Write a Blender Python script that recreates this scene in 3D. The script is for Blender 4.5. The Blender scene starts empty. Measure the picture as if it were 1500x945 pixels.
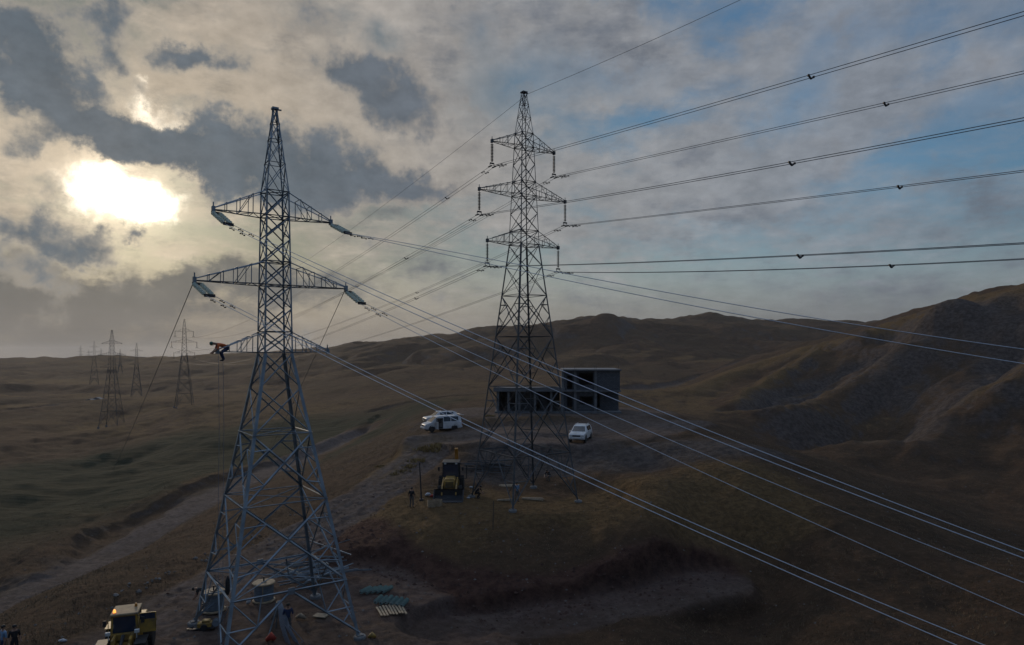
import bpy, bmesh, math, random
import numpy as np
from mathutils import Vector, Matrix, Quaternion

# ---------------------------------------------------------------- basics
random.seed(11)
SC = bpy.context.scene
COL = SC.collection
R = math.radians
F = 1000.0           # focal length in photo pixels (24 mm equivalent)
CX, HZ = 750.0, 517.0    # principal column and the row of the horizon


def at(px, py, Y):
    """world point seen at photo pixel (px,py) when it stands Y metres away"""
    return Vector(((px - CX) / F * Y, Y, (HZ - py) / F * Y))


def tag(o, label=None, cat=None, group=None, kind=None):
    if label: o['label'] = label
    if cat: o['category'] = cat
    if group: o['group'] = group
    if kind: o['kind'] = kind
    return o


def empty(name, loc=(0, 0, 0), rz=0.0):
    o = bpy.data.objects.new(name, None)
    o.empty_display_size = 0.3
    COL.objects.link(o)
    o.location = loc
    o.rotation_euler = (0, 0, rz)
    return o


def copy_tree(o, parent=None):
    c = o.copy()
    COL.objects.link(c)
    c.parent = parent
    for ch in list(o.children):
        copy_tree(ch, c)
    return c


class MB:
    """collects simple shapes into one mesh"""

    def __init__(self):
        self.v, self.f, self.m = [], [], []
        self.mi = 0

    def add(self, vs, fs):
        n = len(self.v)
        self.v.extend([tuple(p) for p in vs])
        for f in fs:
            self.f.append(tuple(i + n for i in f))
            self.m.append(self.mi)

    def frame(self, p, q, ref=None):
        d = (q - p)
        L = d.length
        d = d / max(L, 1e-9)
        r = Vector(ref) if ref is not None else Vector((0, 0, 1))
        u = d.cross(r)
        if u.length < 1e-3:
            u = d.cross(Vector((0.6, 0.8, 0)))
        u.normalize()
        v = u.cross(d)
        return d, u, v

    def angle(self, p, q, s, ref=None, t=None):
        """L-section steel angle; the corner runs along p-q, the flanges open along ref"""
        p, q = Vector(p), Vector(q)
        d, u, v = self.frame(p, q, ref)
        t = t or max(0.012, s * 0.14)
        a = (u + v).normalized(); b = (v - u).normalized()
        prof = [(0, 0), (s, 0), (s, t), (t, t), (t, s), (0, s)]
        vs = [p + a * x + b * y for x, y in prof] + [q + a * x + b * y for x, y in prof]
        fs = [(i, (i + 1) % 6, (i + 1) % 6 + 6, i + 6) for i in range(6)]
        fs += [(0, 3, 2, 1), (0, 5, 4, 3), (6, 7, 8, 9), (6, 9, 10, 11)]
        self.add(vs, fs)

    def bar(self, p, q, w, h=None, ref=None):
        p, q = Vector(p), Vector(q)
        h = h or w
        d, u, v = self.frame(p, q, ref)
        c = [(-w / 2, -h / 2), (w / 2, -h / 2), (w / 2, h / 2), (-w / 2, h / 2)]
        vs = [p + u * x + v * y for x, y in c] + [q + u * x + v * y for x, y in c]
        fs = [(i, (i + 1) % 4, (i + 1) % 4 + 4, i + 4) for i in range(4)] + [(3, 2, 1, 0), (4, 5, 6, 7)]
        self.add(vs, fs)

    def box(self, c, s, rz=0.0, M=None):
        x, y, z = s[0] / 2, s[1] / 2, s[2] / 2
        vs = [Vector((a * x, b * y, d * z)) for d in (-1, 1) for a, b in ((-1, -1), (1, -1), (1, 1), (-1, 1))]
        if rz:
            m = Matrix.Rotation(rz, 3, 'Z'); vs = [m @ p for p in vs]
        if M is not None:
            vs = [M @ p for p in vs]
        vs = [p + Vector(c) for p in vs]
        self.add(vs, [(3, 2, 1, 0), (4, 5, 6, 7), (0, 1, 5, 4), (1, 2, 6, 5), (2, 3, 7, 6), (3, 0, 4, 7)])

    def tube(self, pts, r, n=6, cap=True):
        pts = [Vector(p) for p in pts]
        k = len(pts)
        rr = r if isinstance(r, (list, tuple)) else [r] * k
        vs, fs = [], []
        u = None
        for i, p in enumerate(pts):
            d = (pts[min(i + 1, k - 1)] - pts[max(i - 1, 0)])
            if d.length < 1e-9: d = Vector((0, 0, 1))
            d.normalize()
            if u is None:
                u = d.orthogonal().normalized()
            else:
                u = u - d * u.dot(d)
                u = d.orthogonal().normalized() if u.length < 1e-6 else u.normalized()
            w = d.cross(u)
            for j in range(n):
                a = 2 * math.pi * j / n
                vs.append(p + (u * math.cos(a) + w * math.sin(a)) * rr[i])
        for i in range(k - 1):
            for j in range(n):
                a, b = i * n + j, i * n + (j + 1) % n
                fs.append((a, b, b + n, a + n))
        if cap:
            fs.append(tuple(range(n - 1, -1, -1)))
            fs.append(tuple(range((k - 1) * n, k * n)))
        self.add(vs, fs)

    def lathe(self, prof, c=(0, 0, 0), axis=(0, 0, 1), n=20, cap=True):
        """prof = [(radius, height)] round the axis"""
        ax = Vector(axis).normalized()
        u = ax.orthogonal().normalized(); w = ax.cross(u)
        c = Vector(c)
        vs, fs = [], []
        for r, h in prof:
            for j in range(n):
                a = 2 * math.pi * j / n
                vs.append(c + ax * h + (u * math.cos(a) + w * math.sin(a)) * max(r, 1e-4))
        k = len(prof)
        for i in range(k - 1):
            for j in range(n):
                a, b = i * n + j, i * n + (j + 1) % n
                fs.append((a, b, b + n, a + n))
        if cap:
            fs.append(tuple(range(n - 1, -1, -1)))
            fs.append(tuple(range((k - 1) * n, k * n)))
        self.add(vs, fs)

    def prism(self, poly, y0, y1, M=None):
        """polygon in the x-z plane pushed along y"""
        n = len(poly)
        vs = [Vector((x, y0, z)) for x, z in poly] + [Vector((x, y1, z)) for x, z in poly]
        if M is not None: vs = [M @ p for p in vs]
        fs = [(i, (i + 1) % n, (i + 1) % n + n, i + n) for i in range(n)]
        fs += [tuple(range(n - 1, -1, -1)), tuple(range(n, 2 * n))]
        self.add(vs, fs)

    def build(self, name, mats, parent=None, bevel=0.0, smooth=False, loc=None, rz=None):
        me = bpy.data.meshes.new(name)
        me.from_pydata(self.v, [], self.f)
        mats = mats if isinstance(mats, (list, tuple)) else [mats]
        for m in mats: me.materials.append(m)
        if len(mats) > 1:
            me.polygons.foreach_set('material_index', self.m)
        bm = bmesh.new(); bm.from_mesh(me)
        bmesh.ops.recalc_face_normals(bm, faces=bm.faces)
        bm.to_mesh(me); bm.free()
        if smooth:
            me.polygons.foreach_set('use_smooth', [True] * len(me.polygons))
        o = bpy.data.objects.new(name, me)
        COL.objects.link(o)
        if parent is not None: o.parent = parent
        if loc is not None: o.location = loc
        if rz is not None: o.rotation_euler = (0, 0, rz)
        if bevel:
            b = o.modifiers.new('bevel', 'BEVEL'); b.width = bevel; b.segments = 2; b.limit_method = 'ANGLE'
        return o


# ---------------------------------------------------------------- materials
def nt_of(name):
    m = bpy.data.materials.new(name)
    m.use_nodes = True
    return m, m.node_tree, m.node_tree.nodes['Principled BSDF']


def mat(name, c, rough=0.6, metal=0.0, var=0.25, scale=6.0, bump=0.0, dirt=None, spec=None):
    m, t, b = nt_of(name)
    tc = t.nodes.new('ShaderNodeTexCoord')
    n = t.nodes.new('ShaderNodeTexNoise'); n.inputs['Scale'].default_value = scale; n.inputs['Detail'].default_value = 6
    t.links.new(tc.outputs['Object'], n.inputs['Vector'])
    r = t.nodes.new('ShaderNodeValToRGB')
    r.color_ramp.elements[0].position = 0.3; r.color_ramp.elements[1].position = 0.7
    d = dirt or tuple(x * (1 - var) for x in c)
    r.color_ramp.elements[0].color = (*d, 1); r.color_ramp.elements[1].color = (*[min(1, x * (1 + var * .5)) for x in c], 1)
    t.links.new(n.outputs['Fac'], r.inputs['Fac'])
    t.links.new(r.outputs['Color'], b.inputs['Base Color'])
    b.inputs['Roughness'].default_value = rough
    b.inputs['Metallic'].default_value = metal
    if spec is not None: b.inputs['Specular IOR Level'].default_value = spec
    if bump:
        bp = t.nodes.new('ShaderNodeBump'); bp.inputs['Strength'].default_value = bump; bp.inputs['Distance'].default_value = 0.03
        t.links.new(n.outputs['Fac'], bp.inputs['Height']); t.links.new(bp.outputs['Normal'], b.inputs['Normal'])
    return m


M = {}
M['steel'] = mat('galvanised_steel', (0.24, 0.285, 0.32), 0.5, 0.5, 0.4, 1.3)
M['steel_old'] = mat('weathered_steel', (0.10, 0.105, 0.11), 0.65, 0.3, 0.35, 2.0)
M['steel_far'] = mat('dull_steel', (0.075, 0.08, 0.085), 0.7, 0.2, 0.2, 0.4)
M['conductor'] = mat('bright_aluminium', (0.47, 0.50, 0.54), 0.38, 0.8, 0.12, 20.0)
M['conductor_old'] = mat('dulled_aluminium', (0.10, 0.10, 0.105), 0.6, 0.3, 0.2, 5.0)
M['glass_green'] = mat('green_glass', (0.22, 0.31, 0.29), 0.1, 0.0, 0.2, 20.0, spec=0.9)
M['glass_pale'] = mat('pale_glass', (0.64, 0.71, 0.67), 0.12, 0.0, 0.1, 20.0, spec=1.0)
M['glass_pale'].node_tree.nodes['Principled BSDF'].inputs['Roughness'].default_value = .2
_t = M['glass_pale'].node_tree
_tr = _t.nodes.new('ShaderNodeBsdfTranslucent'); _tr.inputs['Color'].default_value = (.70, .77, .73, 1)
_mx = _t.nodes.new('ShaderNodeMixShader'); _mx.inputs[0].default_value = .55
_t.links.new(_t.nodes['Principled BSDF'].outputs[0], _mx.inputs[1]); _t.links.new(_tr.outputs[0], _mx.inputs[2]); _t.links.new(_mx.outputs[0], _t.nodes['Material Output'].inputs[0])
M['porcelain'] = mat('brown_porcelain', (0.05, 0.04, 0.038), 0.3, 0.0, 0.2, 10.0)
M['iron'] = mat('dark_iron', (0.05, 0.05, 0.052), 0.6, 0.4, 0.3, 10.0)
M['concrete'] = mat('raw_concrete', (0.16, 0.16, 0.16), 0.9, 0.0, 0.3, 1.5, 0.3)
M['footing'] = mat('pale_concrete', (0.17, 0.17, 0.165), 0.9, 0.0, 0.3, 3.0, 0.2)
M['white'] = mat('white_paint', (0.66, 0.67, 0.68), 0.32, 0.0, 0.08, 1.2, dirt=(0.46, 0.44, 0.41))
M['silver'] = mat('silver_paint', (0.5, 0.52, 0.54), 0.3, 0.3, 0.1, 1.5)
M['carglass'] = mat('tinted_glass', (0.012, 0.016, 0.02), 0.06, 0.0, 0.1, 2.0, spec=0.8)
M['blueglass'] = mat('cab_glass', (0.02, 0.035, 0.06), 0.06, 0.0, 0.2, 2.0, spec=1.0)
M['rubber'] = mat('tyre_rubber', (0.022, 0.021, 0.02), 0.85, 0.0, 0.3, 8.0, 0.3)
M['black'] = mat('black_plastic', (0.018, 0.018, 0.019), 0.6, 0.0, 0.3, 5.0)
M['interior'] = mat('dark_interior', (0.012, 0.011, 0.01), 0.9, 0.0, 0.3, 4.0)
M['yellow'] = mat('machine_yellow', (0.38, 0.22, 0.03), 0.55, 0.0, 0.3, 2.5, dirt=(0.15, 0.10, 0.04))
M['orangepaint'] = mat('boom_orange', (0.50, 0.21, 0.03), 0.5, 0.0, 0.3, 2.5)
M['cream'] = mat('cream_roof', (0.30, 0.215, 0.12), 0.75, 0.0, 0.2, 3.0, dirt=(0.19, 0.14, 0.085))
M['wood'] = mat('bare_wood', (0.33, 0.25, 0.16), 0.8, 0.0, 0.35, 5.0, 0.2)
M['plank'] = mat('grey_wood', (0.24, 0.19, 0.13), 0.85, 0.0, 0.35, 6.0, 0.2)
M['wrap'] = mat('drum_wrap', (0.13, 0.16, 0.19), 0.45, 0.2, 0.25, 4.0)
M['lamp'] = mat('headlamp_lens', (0.55, 0.55, 0.52), 0.1, 0.0, 0.1, 5.0, spec=1.0)
M['redlens'] = mat('red_lens', (0.35, 0.02, 0.015), 0.2, 0.0, 0.1, 5.0)
M['plate'] = mat('number_plate', (0.6, 0.55, 0.45), 0.5, 0.0, 0.1, 5.0)
M['skin'] = mat('skin', (0.30, 0.17, 0.11), 0.6, 0.0, 0.1, 10.0)
M['hair'] = mat('dark_hair', (0.018, 0.015, 0.012), 0.7, 0.0, 0.2, 10.0)
M['orange'] = mat('orange_fabric', (0.62, 0.13, 0.03), 0.8, 0.0, 0.25, 8.0)
M['navy'] = mat('navy_fabric', (0.022, 0.035, 0.085), 0.85, 0.0, 0.25, 8.0)
M['blackcloth'] = mat('black_fabric', (0.014, 0.014, 0.016), 0.9, 0.0, 0.3, 8.0)
M['greycloth'] = mat('grey_fabric', (0.10, 0.095, 0.09), 0.9, 0.0, 0.25, 8.0)
M['palecloth'] = mat('pale_fabric', (0.5, 0.5, 0.5), 0.9, 0.0, 0.2, 8.0)
M['bluecloth'] = mat('light_blue_fabric', (0.16, 0.27, 0.40), 0.85, 0.0, 0.25, 8.0)
M['greenhelmet'] = mat('green_helmet', (0.03, 0.12, 0.09), 0.4, 0.0, 0.1, 8.0)
M['bag'] = mat('white_sacking', (0.45, 0.46, 0.47), 0.85, 0.0, 0.2, 8.0)
M['bluebag'] = mat('blue_sacking', (0.22, 0.33, 0.55), 0.8, 0.0, 0.2, 8.0)
M['redbag'] = mat('red_cloth', (0.30, 0.035, 0.02), 0.85, 0.0, 0.25, 8.0)
M['rope'] = mat('grey_rope', (0.16, 0.18, 0.21), 0.8, 0.0, 0.2, 10.0)
M['stone'] = mat('pale_stone', (0.16, 0.138, 0.12), 0.95, 0.0, 0.4, 4.0, 0.4)
M['clod'] = mat('red_earth_clods', (0.085, 0.052, 0.042), 1.0, 0.0, 0.4, 4.0, 0.4, spec=.05)
M['stone_white'] = mat('white_stone', (0.23, 0.21, 0.19), 0.95, 0.0, 0.3, 4.0, 0.4)
M['weed'] = mat('dry_yellow_weed', (0.24, 0.165, 0.06), 0.9, 0.0, 0.4, 3.0)
M['blockwork'] = mat('grey_blockwork', (0.17, 0.17, 0.175), 0.95, 0.0, 0.25, 2.0, 0.2)


def brickify(m):
    t = m.node_tree; b = t.nodes['Principled BSDF']
    br = t.nodes.new('ShaderNodeTexBrick'); br.inputs['Scale'].default_value = 1.0
    br.inputs['Color1'].default_value = (0.12, 0.122, 0.13, 1); br.inputs['Color2'].default_value = (0.085, 0.088, 0.095, 1)
    br.inputs['Mortar'].default_value = (0.055, 0.055, 0.055, 1)
    br.inputs['Mortar Size'].default_value = 0.02; br.inputs['Brick Width'].default_value = 0.4; br.inputs['Row Height'].default_value = 0.2
    tc = t.nodes.new('ShaderNodeTexCoord'); mp = t.nodes.new('ShaderNodeMapping'); mp.inputs['Rotation'].default_value = (R(90), 0, 0)
    t.links.new(tc.outputs['Object'], mp.inputs['Vector']); t.links.new(mp.outputs['Vector'], br.inputs['Vector'])
    t.links.new(br.outputs['Color'], b.inputs['Base Color'])


brickify(M['blockwork'])
m_, t_, b_ = nt_of('lit_beacon')
b_.inputs['Base Color'].default_value = (0.8, 0.3, 0.05, 1)
b_.inputs['Emission Color'].default_value = (1.0, 0.32, 0.06, 1); b_.inputs['Emission Strength'].default_value = 2.0
M['beacon'] = m_
# ---------------------------------------------------------------- terrain heights
def _hash(ix, iy, seed):
    h = (ix.astype(np.int64) * 374761393 + iy.astype(np.int64) * 668265263 + seed * 974634777) & 0x7fffffff
    h = ((h ^ (h >> 13)) * 1274126177) & 0x7fffffff
    return ((h ^ (h >> 16)) & 0xffff) / 65535.0 * 2 * np.pi


def perlin(x, y, seed=0):
    ix, iy = np.floor(x), np.floor(y)
    fx, fy = x - ix, y - iy
    sx, sy = fx * fx * fx * (fx * (fx * 6 - 15) + 10), fy * fy * fy * (fy * (fy * 6 - 15) + 10)

    def g(a, b, dx, dy):
        t = _hash(a, b, seed)
        return np.cos(t) * dx + np.sin(t) * dy
    n0 = g(ix, iy, fx, fy) * (1 - sx) + g(ix + 1, iy, fx - 1, fy) * sx
    n1 = g(ix, iy + 1, fx, fy - 1) * (1 - sx) + g(ix + 1, iy + 1, fx - 1, fy - 1) * sx
    return (n0 * (1 - sy) + n1 * sy) * 1.4


def fbm(x, y, oct=4, seed=0, gain=0.5):
    s, a = 0, 1.0
    for i in range(oct):
        s = s + a * perlin(x * 2 ** i + 17.3 * i, y * 2 ** i - 9.1 * i, seed + i)
        a *= gain
    return s


def ridged(x, y, oct=3, seed=0):
    s, a = 0, 1.0
    for i in range(oct):
        s = s + a * (1 - 2 * np.abs(perlin(x * 2 ** i, y * 2 ** i, seed + i)))
        a *= 0.5
    return s


def billow(x, y, oct=3, seed=0, gain=.45):
    s, a = 0, 1.0
    for i in range(oct):
        s = s + a * np.abs(perlin(x * 2 ** i + 3.1 * i, y * 2 ** i + 7.7 * i, seed + i))
        a *= gain
    return s


def sstep(a, b, x):
    t = np.clip((x - a) / (b - a), 0, 1)
    return t * t * (3 - 2 * t)


# control points: photo column, photo row, distance
CP = [
    # lower working level in front
    (283, 918, 38.8), (525, 933, 37.2), (455, 881, 42.7), (190, 962, 35), (330, 981, 33.4), (540, 872, 43.7), (400, 812, 52.5),
    (620, 905, 40.5), (620, 945, 36.8), (740, 945, 39.5), (1000, 898, 44.2), (1000, 945, 39.3), (1250, 945, 34.5), (1500, 945, 32.5),
    (1120, 852, 48.5),
    # knoll of the rear pylon
    (694, 729, 60.9), (850, 735, 58.9), (752, 750, 55.3), (786, 712, 64.6), (603, 747, 57.5), (640, 770, 53.0), (750, 768, 53),
    (880, 768, 52), (980, 755, 52), (640, 835, 48), (740, 866, 45.1), (850, 848, 47), (1000, 828, 49), (565, 790, 51.5), (600, 835, 48.2), (545, 780, 53.5),
    # dirt road climbing to the building
    (480, 765, 58.5), (560, 714, 67), (600, 684, 74), (640, 650, 82),
    # building level
    (851, 646, 77.5), (645, 640, 85), (740, 640, 80), (950, 632, 78), (728, 607, 100), (900, 606, 100), (1000, 617, 88), (680, 612, 102),
    (820, 590, 120), (640, 606, 125),
    # bank behind rear pylon
    (800, 697, 69), (950, 690, 66), (740, 700, 69),
    # right-hand foreground slope and its crest
    (1100, 645, 76), (1200, 690, 63), (1350, 770, 51), (1500, 850, 41), (1100, 760, 53), (1200, 800, 48), (1300, 850, 43), (1020, 700, 60),
    (1400, 900, 38),
    # gully behind that crest
    (1130, 655, 118), (1240, 684, 108), (1285, 692, 104), (1400, 745, 74), (1500, 800, 62), (1060, 610, 140),
    # far side of the gully: right-hand hill
    (1300, 688, 108), (1400, 640, 112), (1500, 590, 116), (1400, 690, 95), (1500, 700, 88), (1340, 650, 128),
    (1400, 560, 150), (1500, 520, 150), (1300, 580, 165), (1200, 585, 180), (1100, 580, 190), (1030, 575, 200),
    (1500, 455, 172), (1500, 421, 185), (1400, 441, 205), (1330, 461, 225), (1270, 482, 245), (1180, 510, 255), (1100, 535, 250), (1040, 556, 235),
    (1500, 470, 260), (1380, 490, 300), (1250, 510, 340), (1700, 400, 170), (1700, 560, 110), (2000, 380, 160), (2000, 620, 90),
    # valley floor right of the building
    (960, 597, 150), (1000, 585, 180), (930, 575, 190), (1000, 562, 260),
    # left slope under the road, the gully with its track
    (250, 882, 43), (100, 905, 40.5), (0, 945, 37.5), (200, 850, 47), (100, 868, 46), (300, 790, 60), (420, 735, 70), (500, 690, 85),
    (0, 890, 57), (85, 850, 64), (170, 812, 74), (300, 735, 96), (420, 682, 122), (520, 638, 155), (-200, 980, 45), (-200, 930, 55),
    (0, 855, 66), (100, 815, 76), (200, 765, 92), (330, 700, 120),
    (100, 750, 105), (0, 770, 95), (0, 700, 145), (100, 690, 155), (250, 680, 150), (0, 640, 215), (100, 638, 220), (163, 628, 245),
    (270, 601, 270), (350, 610, 220), (420, 620, 190), (560, 612, 165), (0, 600, 310), (120, 590, 340), (200, 584, 430),
    (139, 566, 560), (0, 575, 450), (300, 575, 360), (400, 565, 400), (500, 582, 260), (620, 592, 160), (-300, 640, 220), (-300, 800, 90),
    # middle hills
    (0, 550, 650), (150, 548, 700), (300, 545, 650), (420, 540, 600), (520, 545, 430), (600, 545, 400), (560, 565, 300), (680, 560, 300),
    (640, 575, 220), (750, 570, 200), (760, 545, 350), (850, 555, 230), (900, 530, 330), (960, 550, 290), (1000, 520, 450), (1100, 512, 450),
    (1000, 540, 330), (1120, 525, 400), (850, 505, 500), (700, 520, 520),
    # skyline
    (-300, 525, 900), (0, 529, 900), (130, 526, 950), (220, 524, 950), (300, 520, 850), (400, 517, 800), (480, 511, 760), (540, 505, 760), (600, 493, 720),
    (650, 491, 740), (700, 487, 720), (790, 479, 740), (880, 467, 760), (940, 467, 760), (1000, 468, 760), (1080, 471, 780), (1150, 473, 800), (1220, 476, 850), (1290, 477, 900),
    (1400, 480, 900), (1600, 470, 900),
    # behind the skyline the land falls away
    (-300, 532, 1500), (0, 534, 1500), (130, 534, 1500), (300, 532, 1500), (480, 528, 1300), (700, 515, 1300), (900, 505, 1300), (1100, 505, 1300), (1300, 505, 1400), (1600, 500, 1400),
]
FAR = 7000.0
_pts = []
for px, py, Y in CP:
    p = at(px, py, Y)
    _pts.append((p.x, p.y, p.z))
for a in range(-170, 181, 20):                      # the rest of the circle, out of the picture
    th = R(a)
    for rr, zz in ((14, -15.8), (26, -15.9)):
        _pts.append((rr * math.sin(th), rr * math.cos(th), zz))
    if abs(a) > 75:
        for rr, zz in ((60, -18), (140, -17), (400, -10), (900, 5)):
            _pts.append((rr * math.sin(th), rr * math.cos(th), zz))
    _pts.append((3000 * math.sin(th), 3000 * math.cos(th), -55))
    _pts.append((FAR * math.sin(th), FAR * math.cos(th), -125))
_pts = np.array(_pts)
KA = 2.6


def _uv(x, y):
    r = np.hypot(x, y)
    return np.arctan2(x, y), np.log(np.maximum(r, 3.0)), r


_th, _lr, _r = _uv(_pts[:, 0], _pts[:, 1])


def _emb(th, lr):
    return np.stack([KA * np.sin(th), KA * np.cos(th), lr], -1)


_E = _emb(_th, _lr)


def _ker(d):
    return d * d * np.log(d + 1e-9)


def _solve():
    n = len(_E)
    d = np.sqrt(((_E[:, None] - _E[None]) ** 2).sum(-1))
    A = np.zeros((n + 4, n + 4))
    A[:n, :n] = _ker(d) + np.eye(n) * 0.0008
    A[:n, n] = 1; A[n, :n] = 1
    A[:n, n + 1:] = _E; A[n + 1:, :n] = _E.T
    b = np.zeros(n + 4); b[:n] = _pts[:, 2] / _r
    A[n:, n:] -= np.eye(4) * 1e-9
    return np.linalg.solve(A, b)


_W = _solve()


def base_h(x, y):
    th, lr, r = _uv(x, y)
    e = _emb(th, lr)
    out = np.empty(len(x))
    for i in range(0, len(x), 20000):
        k = e[i:i + 20000]
        d = np.sqrt(np.maximum(((k ** 2).sum(-1)[:, None] + (_E ** 2).sum(-1)[None] - 2 * k @ _E.T), 0))
        out[i:i + 20000] = _ker(d) @ _W[:len(_E)] + _W[len(_E)] + k @ _W[len(_E) + 1:]
    return out * r


def poly_dist(x, y, pts):
    """distance to a polyline and the height carried along it"""
    best = np.full(x.shape, 1e9); zz = np.zeros(x.shape)
    for (x0, y0, z0), (x1, y1, z1) in zip(pts[:-1], pts[1:]):
        dx, dy = x1 - x0, y1 - y0
        t = np.clip(((x - x0) * dx + (y - y0) * dy) / (dx * dx + dy * dy), 0, 1)
        d = np.hypot(x - x0 - t * dx, y - y0 - t * dy)
        k = d < best
        best = np.where(k, d, best); zz = np.where(k, z0 + t * (z1 - z0), zz)
    return best, zz


def path(*p):
    return [tuple(at(*q)) for q in p]


ROAD = path((60, 1000, 33), (190, 950, 35.8), (290, 880, 42.7), (400, 812, 52.5), (480, 766, 58.5), (560, 714, 67), (600, 684, 74), (640, 650, 82), (720, 642, 80), (850, 647, 77.5), (950, 634, 79), (1010, 618, 87))
PAD_LOW = path((240, 950, 35.8), (350, 905, 40), (440, 905, 40), (495, 872, 43.3), (530, 915, 39), (600, 960, 35))
PAD_TOW = [(-2.0, 59.6, -12.9), (4.5, 59.3, -12.9)]
PAD_TOP = path((660, 640, 84), (760, 630, 85), (880, 628, 86), (930, 618, 92))
PAD_HOUSE = [(-3, 104, -8.9), (15, 104, -8.9)]
TERR = path((655, 927, 39.6), (760, 915, 42.2), (880, 893, 43.8), (985, 868, 45.8), (1045, 853, 47.4))
TRACK = path((-200, 975, 46), (0, 887, 57.5), (85, 850, 64), (170, 811, 74), (300, 733, 96), (420, 681, 122), (520, 638, 155))
FARTRACK = path((560, 590, 190), (760, 583, 175), (930, 570, 200), (1010, 552, 270), (1090, 545, 300))
LEFTROAD = path((-100, 620, 260), (60, 605, 300), (200, 586, 420), (330, 570, 460))


def hit(px, py, y0=75, y1=420):
    Ys = np.geomspace(y0, y1, 260)
    xs = (px - CX) / F * Ys
    k = np.nonzero(base_h(xs, Ys) >= (HZ - py) / F * Ys)[0]
    Y = Ys[k[0]] if len(k) else y1
    return (float((px - CX) / F * Y), float(Y), 0.0)


SPURS = [[(1290, 482), (1180, 516), (1100, 545), (1040, 566), (1008, 580)],
         [(1250, 506), (1210, 520), (1164, 549), (1110, 585), (1085, 606)],
         [(1390, 478), (1350, 499), (1314, 535), (1255, 576), (1192, 604), (1128, 630)],
         [(1560, 545), (1500, 578), (1409, 622), (1332, 667), (1285, 690)]]
GULLS = [[(1330, 505), (1275, 530), (1205, 560), (1140, 592), (1095, 615)],
         [(1340, 520), (1296, 536), (1241, 573), (1175, 600), (1110, 624)],
         [(1490, 500), (1473, 526), (1455, 571), (1400, 610), (1323, 664), (1290, 686)]]
RIM = [(1560, 440), (1500, 446), (1440, 452), (1390, 463), (1330, 484), (1250, 506), (1180, 528)]
SPURS = [[hit(*q) for q in l] for l in SPURS]
GULLS = [[hit(*q) for q in l] for l in GULLS]
RIM = [hit(*q) for q in RIM]


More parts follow.
